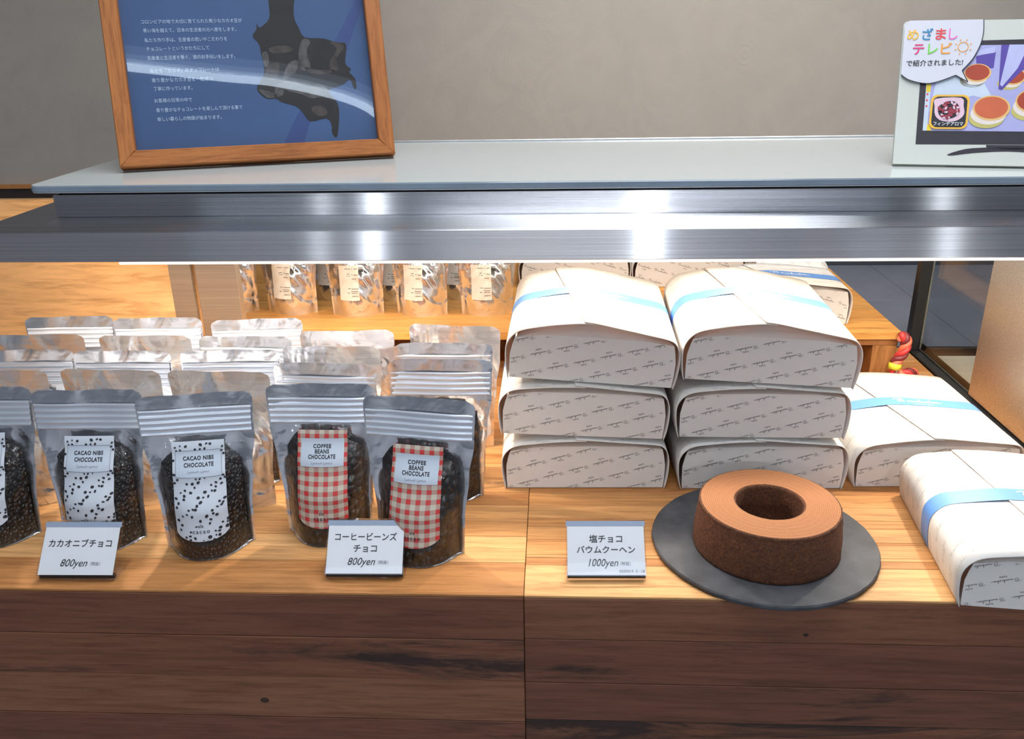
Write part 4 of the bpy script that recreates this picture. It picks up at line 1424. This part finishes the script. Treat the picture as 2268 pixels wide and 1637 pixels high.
# ------------------------------------------------------------------ price cards on acrylic stands
def price_card(x, y, yaw, lines, price, label, small=None):
    t = thing('price_card_stand', label, 'price card', (x, y, Z0), (0, 0, R(yaw)), 'price cards on acrylic stands')
    W_, H_ = 0.0805, 0.0560
    lean = R(42)
    U = Vector((0, math.sin(lean), math.cos(lean))); Nn = Vector((0, -math.cos(lean), math.sin(lean)))
    base = Vector((0, 0.0, 0.0075))

    def pl(a, b_, off):
        p = base + Vector((a, 0, 0)) + U * b_ + Nn * off
        return tuple(p)

    def slab(mb, x0, x1, b0, b1, o0, o1, mi=0):
        vs = [pl(x0, b0, o0), pl(x1, b0, o0), pl(x1, b1, o0), pl(x0, b1, o0), pl(x0, b0, o1), pl(x1, b0, o1), pl(x1, b1, o1), pl(x0, b1, o1)]
        mb.add(vs, [(0, 3, 2, 1), (4, 5, 6, 7), (0, 1, 5, 4), (1, 2, 6, 5), (2, 3, 7, 6), (3, 0, 4, 7)], mi)
    mb = MB(); slab(mb, -W_ / 2, W_ / 2, 0, H_, -0.0042, -0.0002); mb.build('acrylic_plate', M['acrylic'], t)
    mb = MB(); slab(mb, -W_ / 2, W_ / 2, H_ - .0060, H_ - .0006, 0.0, 0.0004); mb.build('mount_strip', M['mount_grey'], t)  # grey-blue strip paints the reflection along the acrylic's top
    mb = MB()
    mb.box(-W_ / 2, W_ / 2, 0.0045, 0.040, 0.0, 0.0028); mb.build('acrylic_foot', M['acrylic'], t)
    mb = MB()
    mb.box(-W_ / 2 + .001, W_ / 2 - .001, 0.0030, 0.0068, 0.0029, 0.0072); mb.build('base_bar', M['dark_gasket'], t)  # dark bar stands in for the shadow gap under the raised card
    mb = MB(); slab(mb, -W_ / 2 + .0012, W_ / 2 - .0012, 0.0012, H_ - .0062, 0.0, 0.0004)
    c = mb.build('card', M['card_white'], t)
    mb = MB(); slab(mb, -W_ / 2, W_ / 2, 0, H_, 0.0012, 0.0016); mb.build('cover_sheet', M['acrylic'], t)
    mb = MB(); slab(mb, -W_ / 2, W_ / 2, H_, H_ + .0012, -0.0042, 0.0016); mb.build('top_edge', M['acrylic'], t)
    mb = MB()
    for body, size, b_, wd in lines:
        put_text(mb, body, size, (0, b_), pl, 0.0007, 0, width=wd, bold=0.010)
    put_text(mb, price, 0.0105, (-0.003, 0.0098), pl, 0.0007, 0, width=0.028 if len(price) < 7 else 0.030, shear=0.28)
    put_text(mb, '（税抜）', 0.0040, (0.0192, 0.0110), pl, 0.0007, 1, width=0.0105)
    mb.build('lettering', [M['black_ink'], M['grey_ink']], c)
    if small:
        mb = MB(); put_text(mb, small, 0.0032, (0.0255, 0.0035), pl, 0.0007, 0, width=0.0255); mb.build('small_print', [M['grey_ink']], c)
    return t


price_card(-0.4890, 0.7140, 1.0, [('カカオニブチョコ', 0.0088, 0.0300, 0.0660)], '800yen', 'price card for cacao nibs, 800yen, in front of the dotted pouches')
price_card(-0.1930, 0.7230, 1.0, [('コーヒービーンズ', 0.0088, 0.0350, 0.0640), ('チョコ', 0.0088, 0.0232, 0.0240)], '800yen', 'price card for coffee beans, 800yen, in front of the gingham pouches')
price_card(0.0527, 0.7262, 1.2, [('塩チョコ', 0.0085, 0.0340, 0.0335), ('バウムクーヘン', 0.0082, 0.0232, 0.0590)], '1000yen', 'price card reading 1000yen, left of the round cake', small='特定原材料 卵・乳・小麦')

# ------------------------------------------------------------------ framed poster leaning on the glass top
t = thing('picture_frame', 'oak framed dark blue poster standing on the white glass top', 'picture frame', (-0.5152, 1.0135, 1.2224), (R(-17.8), 0, R(17.8)))
t.scale = (0.969, 0.969, 0.969)
# inside the frame's own space: x across, z up, y back


def fr(a, b_, off):
    return (a, -off, b_)


FW, FH, FB, FT = 0.3368, 0.460, 0.0200, 0.022
for nm, quad in (('bottom', [(0, 0), (FW, 0), (FW - FB, FB), (FB, FB)]), ('top', [(0, FH), (FB, FH - FB), (FW - FB, FH - FB), (FW, FH)]),
                 ('left', [(0, 0), (FB, FB), (FB, FH - FB), (0, FH)]), ('right', [(FW, 0), (FW, FH), (FW - FB, FH - FB), (FW - FB, FB)])):
    b = MB()
    e = 0.0012
    cx = sum(p[0] for p in quad) / 4; cy = sum(p[1] for p in quad) / 4
    ins = [(p[0] + (e if p[0] < cx else -e) * (1 if nm in ('left', 'right') else 0), p[1] + (e if p[1] < cy else -e) * (1 if nm in ('bottom', 'top') else 0)) for p in quad]
    vs = [fr(*p, -FT / 2 - .004) for p in quad] + [fr(*p, 0.0065) for p in quad] + [fr(*p, 0.0080) for p in ins]
    fs = [(3, 2, 1, 0), (8, 9, 10, 11)]
    for k in range(4):
        q = (k + 1) % 4
        fs += [(k, q, 4 + q, 4 + k), (4 + k, 4 + q, 8 + q, 8 + k)]
    b.add(vs, fs, 0, plank=({'bottom': .3, 'top': .4, 'left': .15, 'right': .5}[nm], 0.05, {'bottom': .2, 'top': .7, 'left': .45, 'right': .9}[nm], 0))
    mt = 'frame_wood'
    if nm in ('left', 'right'):
        if 'frame_wood_vertical' not in M:
            wood('frame_wood_vertical', (0.47, 0.170, 0.046), (0.41, 0.140, 0.036), (0.33, 0.105, 0.026), grain=(5, 60, 60), holes=False, rough=0.45, axis='Z')
        mt = 'frame_wood_vertical'
    b.build('frame_bar', M[mt], t)
flat('poster_blue', (0.036, 0.085, 0.215), 0.6, var=0.10, scale=7)
flat('poster_deep_blue', (0.026, 0.055, 0.200), 0.6)
flat('poster_black', (0.016, 0.014, 0.016), 0.7, var=0.3)
flat('poster_grey', (0.085, 0.075, 0.075), 0.7, var=0.5, scale=90)
flat('poster_brown', (0.055, 0.042, 0.038), 0.7, var=0.5, scale=90)
flat('poster_ink', (0.50, 0.62, 0.80), 0.6)
b = MB()
b.box(FB - .004, FW - FB + .004, 0.0, 0.003, FB - .004, FH - FB + .004)
mm = lambda pts: [(x / 1000, y / 1000) for x, y in pts]
b.poly(mm([(327, 232), (345, 232), (315.4, 194.0), (290.2, 138.9), (233.5, 49.9), (220.3, 17), (194, 17), (213.6, 50.7), (268, 137), (303, 194)])[::1], lambda a, c, o: fr(min(a, FW - FB + .003), c, o), 1, 0.0002)
SIL = [(198, 250), (198.0, 195.2), (196.2, 179.3), (187.9, 170.8), (182.8, 168.4), (180.5, 173.9), (179.3, 166.0), (175.2, 161.2), (174.1, 156.3), (180.4, 147.6), (181.5, 136.5), (183.2, 119.1), (180.6, 106.8), (171.9, 94.7), (173.5, 87.2), (182.3, 79.5), (193.3, 79.1), (201.4, 73.8), (218.1, 68.1), (226.8, 56.5), (233.4, 48.6), (253.9, 51.6), (259.4, 43.7), (259.4, 32.3), (265.3, 28.2), (271.2, 58.5), (269.0, 73.8), (260.3, 86.8), (278.9, 93.7), (289.7, 99.7), (293.6, 88.2), (296.8, 89.3), (296.3, 100.8), (289.6, 109.9), (292.5, 113.6), (285.7, 121.4), (289.6, 145.2), (277.2, 148.0), (260.2, 153.4), (237.8, 155.1), (231.8, 167.6), (227.9, 177.6), (228.7, 194.9), (240, 250), (232, 300), (206, 300)]
b.poly(smooth_path(mm(SIL), 3, True), fr, 2, 0.0003)
for k, h in enumerate([[(235.1, 152.6), (228.1, 135.4), (229.5, 114.1), (241.1, 117.5), (238.4, 137.6), (244.7, 149.9)], [(269.7, 148.2), (284.1, 146.8), (284.7, 139.0), (274.9, 126.7), (276.0, 114.0), (267.4, 111.3), (266.5, 124.4), (277.3, 139.2)],
        [(182.6, 135.2), (189.0, 137.5), (189.9, 123.9), (184.4, 119.1)], [(186.9, 119.0), (202.1, 123.6), (197.4, 103.8), (184.7, 104.3)], [(214.4, 123.2), (227.0, 125.4), (220.4, 110.6), (204.6, 102.4)],
        [(192.0, 142.4), (209.5, 145.7), (221.4, 141.7), (215.9, 136.9), (196.2, 136.1)], [(173.6, 91.3), (183.5, 89.4), (195.1, 84.0), (192.1, 80.6), (182.5, 81.2)], [(233.6, 117.7), (250.7, 113.5), (272.5, 113.1), (260.2, 108.2), (240.3, 110.0)],
        [(203, 100), (222, 99), (236, 92), (250, 96), (262, 84), (240, 78), (225, 84), (206, 90)], [(236, 66), (250, 68), (256, 58), (244, 55)], [(196, 96), (204, 98), (203, 84), (192, 82)]]):
    b.poly(smooth_path(mm(h), 3, True), fr, 3 if k % 2 == 0 else 4, 0.0004)
pr = b.build('poster_print', [M['poster_blue'], M['poster_deep_blue'], M['poster_black'], M['poster_grey'], M['poster_brown']], t)
pr.location = (0, 0.0062, 0)
b = MB()
for body, x0, x1, y in (('コロンビアの地で大切に育てられた希少なカカオ豆が', 43.5, 162.8, 177.6), ('青い海を越えて、日本の生活者の元へ旅をします。', 44.6, 154.6, 167.0), ('私たち作り手は、生産者の思いやこだわりを', 44.8, 142.4, 155.4),
                        ('チョコレートというかたちにして', 45.6, 119.6, 144.9), ('生産者と生活者を繋ぐ、旅のお手伝いをします。', 45.4, 149.6, 133.9), ('私たち「カカオ」のチョコレートは', 46.6, 128.3, 118.2), ('香り豊かなカカオ豆を一粒ずつ', 47.3, 119.4, 106.8),
                        ('丁寧に作っています。', 48.2, 94.0, 96.4), ('お客様の日常の中で', 47.4, 91.8, 81.9), ('香り豊かなチョコレートを楽しんで頂ける事で', 48.1, 151.1, 70.3), ('新しい暮らしの物語が始まります。', 48.3, 124.6, 59.2)):
    put_text(b, body, 0.0056, ((x0 + x1) / 2000, y / 1000 - 0.0022), fr, 0.0004, 0, width=(x1 - x0) / 1000)
lt = b.build('lettering', M['poster_ink'], pr)
b = MB()
b.grid(lambda u, v: fr(FB - .003 + (FW - 2 * FB + .006) * u, FB - .003 + (FH - 2 * FB + .006) * v, -0.0030), 12, 12); b.build('glazing', M['picture_glazing'], t, True)
b = MB(); b.box(FB - .006, FW - FB + .006, 0.0098, 0.0135, FB - .006, FH - FB + .006); b.build('back_board', M['leg_wood'], t)
b = MB()
b.add([(0.14, 0.0145, 0.30), (0.195, 0.0145, 0.30), (0.195, 0.0175, 0.30), (0.14, 0.0175, 0.30), (0.125, 0.083, 0.0285), (0.21, 0.083, 0.0285), (0.21, 0.086, 0.0285), (0.125, 0.086, 0.0285)], [(0, 1, 2, 3), (7, 6, 5, 4), (0, 4, 5, 1), (1, 5, 6, 2), (2, 6, 7, 3), (3, 7, 4, 0)])
b.build('easel_strut', M['leg_wood'], t)

# ------------------------------------------------------------------ small white sign with a printed television
t = thing('tabletop_sign', 'white tabletop sign picturing a television with tarts, on the glass top at right', 'sign', (0.3802, 1.0023, 1.2207), (R(-22), 0, R(-11.5)))
t.scale = (0.985, 0.985, 0.985)
flat('sign_white', (0.62, 0.64, 0.585), 0.5, var=0.01)
flat('bubble_white', (0.68, 0.68, 0.75), 0.5, var=0.01)
flat('tv_dark', (0.030, 0.024, 0.035), 0.4)
for nm, c in (('screen_lilac', (0.42, 0.42, 0.72)), ('screen_pale', (0.60, 0.68, 0.80)), ('bag_violet', (0.10, 0.06, 0.36)), ('bag_light', (0.50, 0.52, 0.80)), ('tart_red', (0.42, 0.055, 0.022)), ('tart_orange', (0.62, 0.13, 0.05)), ('tart_rim', (0.82, 0.50, 0.18)),
              ('tart_cream', (0.82, 0.72, 0.66)), ('tart_base', (0.56, 0.50, 0.16)), ('print_yellow', (0.85, 0.62, 0.03)), ('print_orange', (0.90, 0.36, 0.04)), ('print_amber', (0.90, 0.50, 0.05)), ('print_blue', (0.02, 0.24, 0.50)), ('print_red', (0.80, 0.05, 0.06)), ('print_pink', (0.85, 0.20, 0.60)),
              ('print_magenta', (0.78, 0.02, 0.20)), ('print_green', (0.18, 0.68, 0.06)), ('palm_pink', (0.80, 0.55, 0.66)), ('bean_red', (0.34, 0.03, 0.06))):
    flat(nm, c, 0.45, var=0.05)
SW, SH = 0.246, 0.163
b = MB()
pts = []
for cx, cz, a0 in ((SW - .008, SH - .008, 0), (.005, SH - .005, 90), (.0015, .0015, 180), (SW - .0015, .0015, 270)):
    rr = 0.008 if a0 == 0 else 0.005 if a0 == 90 else 0.0015
    pts += [(cx + rr * math.cos(R(a0 + 90 * k / 6)), cz + rr * math.sin(R(a0 + 90 * k / 6))) for k in range(7)]
m_ = len(pts)
b.add([(x, 0.0, z) for x, z in pts] + [(x, 0.0075, z) for x, z in pts], [tuple(range(m_ - 1, -1, -1)), tuple(range(m_, 2 * m_))] + [(k, (k + 1) % m_, m_ + (k + 1) % m_, m_ + k) for k in range(m_)])
board = b.build('sign_board', M['sign_white'], t)
b = MB(); b.add([(0.08, .0085, .12), (.165, .0085, .12), (.165, .0105, .12), (.08, .0105, .12), (0.07, .062, .0255), (.175, .062, .0255), (.175, .064, .0255), (.07, .064, .0255)], [(0, 1, 2, 3), (7, 6, 5, 4), (0, 4, 5, 1), (1, 5, 6, 2), (2, 6, 7, 3), (3, 7, 4, 0)])
b.build('prop', M['sign_white'], t)
sg = lambda a, c, o: (a / 1000, -o, c / 1000)
names = ['tv_dark', 'screen_lilac', 'screen_pale', 'bag_violet', 'bag_light', 'tart_red', 'tart_orange', 'tart_rim', 'tart_cream', 'tart_base', 'print_yellow', 'print_amber', 'black_ink', 'palm_pink', 'bean_red', 'print_red']
ix = {n_: k for k, n_ in enumerate(names)}
b = MB()
q = lambda pts, nm, o: b.poly(pts, sg, ix[nm], o)
q([(22.5, 22.6), (214, 24.5), (214, 142), (22.0, 139)], 'tv_dark', .0002)
SL, SR, SB, ST = 28.8, 207.5, 38.2, 134.6
q([(SL, SB), (SR, SB), (SR, ST), (SL, ST)], 'screen_lilac', .0003)
q([(34, 60), (78, 78), (100, 72), (84, 100), (40, 100)], 'screen_pale', .0004)
q([(SL, SB), (33, SB), (34, 95), (SL, 95)], 'screen_pale', .0005)
q([(33, SB), (38, SB), (36, 44), (33, 46)], 'print_yellow', .0006); q([(29.2, 82), (33.8, 82), (33.8, 91), (29.2, 91)], 'print_yellow', .0006)
for zz in (79.5, 72.5, 66):
    b.disc((30.8, zz), 1.0, 1.2, sg, ix['print_red'], .0007, 10)
q([(78, 122), (98, 127), (97, 109), (80, 106)], 'bag_violet', .0004)
q([(79, 128), (97, 133), (97, 126), (79, 123)], 'bag_light', .00045)
q([(103, ST), (152, ST), (128, 108), (107, 84.5), (103.5, 85.5)], 'bag_violet', .0008)
q([(111, ST), (131, ST), (121, 108), (107, 88), (104.5, 90)], 'bag_light', .0009)


def tart(cx, cz, r, top, o):
    b.disc((cx - 4.5, cz - .62 * r), r * .97, r * .60, sg, ix['tart_base'], o, 28)
    b.disc((cx - 2.5, cz - .34 * r), r * 1.0, r * .66, sg, ix['tart_cream'], o + .0001, 28)
    b.disc((cx, cz), r * 1.03, r * .76, sg, ix['tart_rim'], o + .0002, 28)
    b.disc((cx - .3, cz + .5), r * .92, r * .66, sg, ix[top], o + .0003, 28)


tart(81, 103.5, 13.5, 'tart_red', .0004); tart(97.8, 63.8, 18.5, 'tart_orange', .0010)
tart(118, 99, 12, 'tart_red', .0004); tart(140, 72, 18, 'tart_red', .0006); tart(165, 100, 17, 'tart_orange', .0004); tart(185, 60, 18, 'tart_red', .0005)
ri = []
for cx, cz, a0 in ((68, 71.5, 0), (42, 71.5, 90), (41.5, 47, 180), (67.5, 47, 270)):
    ri += [(cx + 7 * math.cos(R(a0 + 15 * k)), cz + 7 * math.sin(R(a0 + 15 * k))) for k in range(7)]
q(ri, 'print_amber', .0016)
q([(55 + (x - 55) * .89, 59 + (z - 59) * .90) for x, z in ri], 'black_ink', .0017)
q(smooth_path([(40, 74), (66, 75), (69, 66), (70, 56), (62, 49), (48, 49), (40.5, 55), (39, 66)], 3, True), 'palm_pink', .0018)
rr = random.Random(5)
q(smooth_path([(44, 66), (52, 71), (60, 70.5), (65, 64), (63, 55), (55, 51.5), (46, 54), (43, 60)], 3, True), 'black_ink', .0019)
for k in range(52):
    an = rr.uniform(0, 6.28); dd = math.sqrt(rr.random())
    b.disc((54 + 10.4 * dd * math.cos(an), 61 + 9.0 * dd * math.sin(an)), 2.1, 1.2, sg, ix['bean_red' if k % 4 else 'palm_pink'], .0020 + k * .00002, 9, rr.uniform(0, 3.1))
q([(95.3, 22.8), (136, 23.2), (134, 17.8), (97, 17.4)], 'tv_dark', .0003)
q(smooth_path([(57.2, 11.9), (75, 18.0), (97, 20.0), (116, 20.5), (135, 20.0), (157, 18), (175, 12.5), (172, 11.0), (150, 14), (116, 15.8), (82, 13.4), (61, 10.4)], 3, True), 'tv_dark', .0003)
b.build('printed_picture', [M[k] for k in names], board)
b = MB()
bub = [(1.0, 101.2), (10.4, 94.9), (28.1, 91.0), (42.2, 93.7), (58.3, 100.3), (71.4, 92.5), (64.5, 105.7), (74.5, 118.7), (81.3, 135.0), (83.3, 149.2), (82.6, 162.7), (6, 162.7), (1.2, 158)]
curve = smooth_path(bub[:5], 4)[:-1] + [bub[4], bub[5]] + smooth_path(bub[6:11], 4)
b.poly(curve + bub[11:], sg, 0, .0024)
vs, fs = ribbon2d(smooth_path(bub[:5], 4), .9); b.add([sg(x, z, .0026) for x, z in vs], fs, 1)
vs, fs = ribbon2d([bub[4], bub[5]], .9); b.add([sg(x, z, .0026) for x, z in vs], fs, 1)
vs, fs = ribbon2d([bub[5], bub[6]], .9); b.add([sg(x, z, .0026) for x, z in vs], fs, 1)
vs, fs = ribbon2d(smooth_path(bub[6:11], 4), .9); b.add([sg(x, z, .0026) for x, z in vs], fs, 1)
bb = b.build('speech_bubble', [M['bubble_white'], M['black_ink']], board)
b = MB()
lm = ['print_amber', 'print_blue', 'print_red', 'print_pink', 'print_magenta', 'print_green', 'print_orange', 'black_ink', 'white_ink']
for ch, cx, cz, w, k in (('め', 10.4, 141.0, 12.0, 0), ('ざ', 25.8, 141.0, 11.5, 1), ('ま', 39.6, 141.3, 10.8, 2), ('し', 52.4, 141.3, 9.2, 3), ('テ', 17.4, 124.6, 11.9, 4), ('レ', 32.4, 124.6, 10.2, 5), ('ビ', 46.4, 124.8, 11.4, 6)):
    put_text(b, ch, 14.5, (cx, cz), sg, .0030, k, width=w, bold=0.013)
put_text(b, 'で紹介されました!', 7.4, (35.2, 111.6), sg, .0030, 7, width=59, bold=0.012, rot=0.02)
ring = []
for k in range(33):
    an = 2 * math.pi * k / 32
    ring.append((63.6 + 5.3 * math.cos(an), 131.9 + 5.3 * math.sin(an)))
vs, fs = ribbon2d(ring, .8); b.add([sg(x, z, .0030) for x, z in vs], fs, 6)
for k in range(8):
    an = R(22 + 45 * k)
    vs, fs = ribbon2d([(63.6 + 7.4 * math.cos(an), 131.9 + 7.4 * math.sin(an)), (63.6 + 9.2 * math.cos(an), 131.9 + 9.2 * math.sin(an))], 1.0); b.add([sg(x, z, .0030) for x, z in vs], fs, 6)
b.build('lettering', [M[k] for k in lm], bb)
b = MB(); put_text(b, 'フィンデアロマ', 4.9, (54.2, 43.6), sg, .0032, 0, width=31, bold=0.012); b.build('caption', [M['white_ink']], board)

# ------------------------------------------------------------------ twisted red cord beside the riser leg
t = thing('twisted_cord', 'red twisted cord with a yellow tie, hanging beside the right riser leg', 'cord', (0.5170, 1.238, Z0))
path = smooth_path([(-0.001, -0.004, 0.083), (0.006, -0.006, 0.080), (0.008, -0.006, 0.070), (0.005, -0.006, 0.055), (-0.002, -0.006, 0.043), (-0.004, -0.008, 0.030), (0.004, -0.014, 0.024), (0.016, -0.012, 0.026), (0.027, -0.002, 0.022), (0.030, 0.012, 0.012), (0.022, 0.022, 0.009)], 8)
P3 = [Vector(p) for p in path]
for s_i, mt in enumerate(('cord_red', 'cord_coral', 'cord_dark')):
    pts = []
    for i, p in enumerate(P3):
        tg = (P3[min(i + 1, len(P3) - 1)] - P3[max(i - 1, 0)]).normalized()
        a = tg.cross(Vector((0.3, 1, 0.2))).normalized(); c = tg.cross(a)
        w = i * 0.36 + s_i * 2 * math.pi / 3
        pts.append(p + (a * math.cos(w) + c * math.sin(w)) * 0.0042)
    b = MB(); b.tube(pts, 0.0044, 10); b.build('cord_strand', M[mt], t, True)
b = MB()
b.tube([(-0.0030, -0.0065, 0.040), (-0.0045, -0.0080, 0.031)], 0.0093, 14); b.build('tie', M['tie_yellow'], t, True)
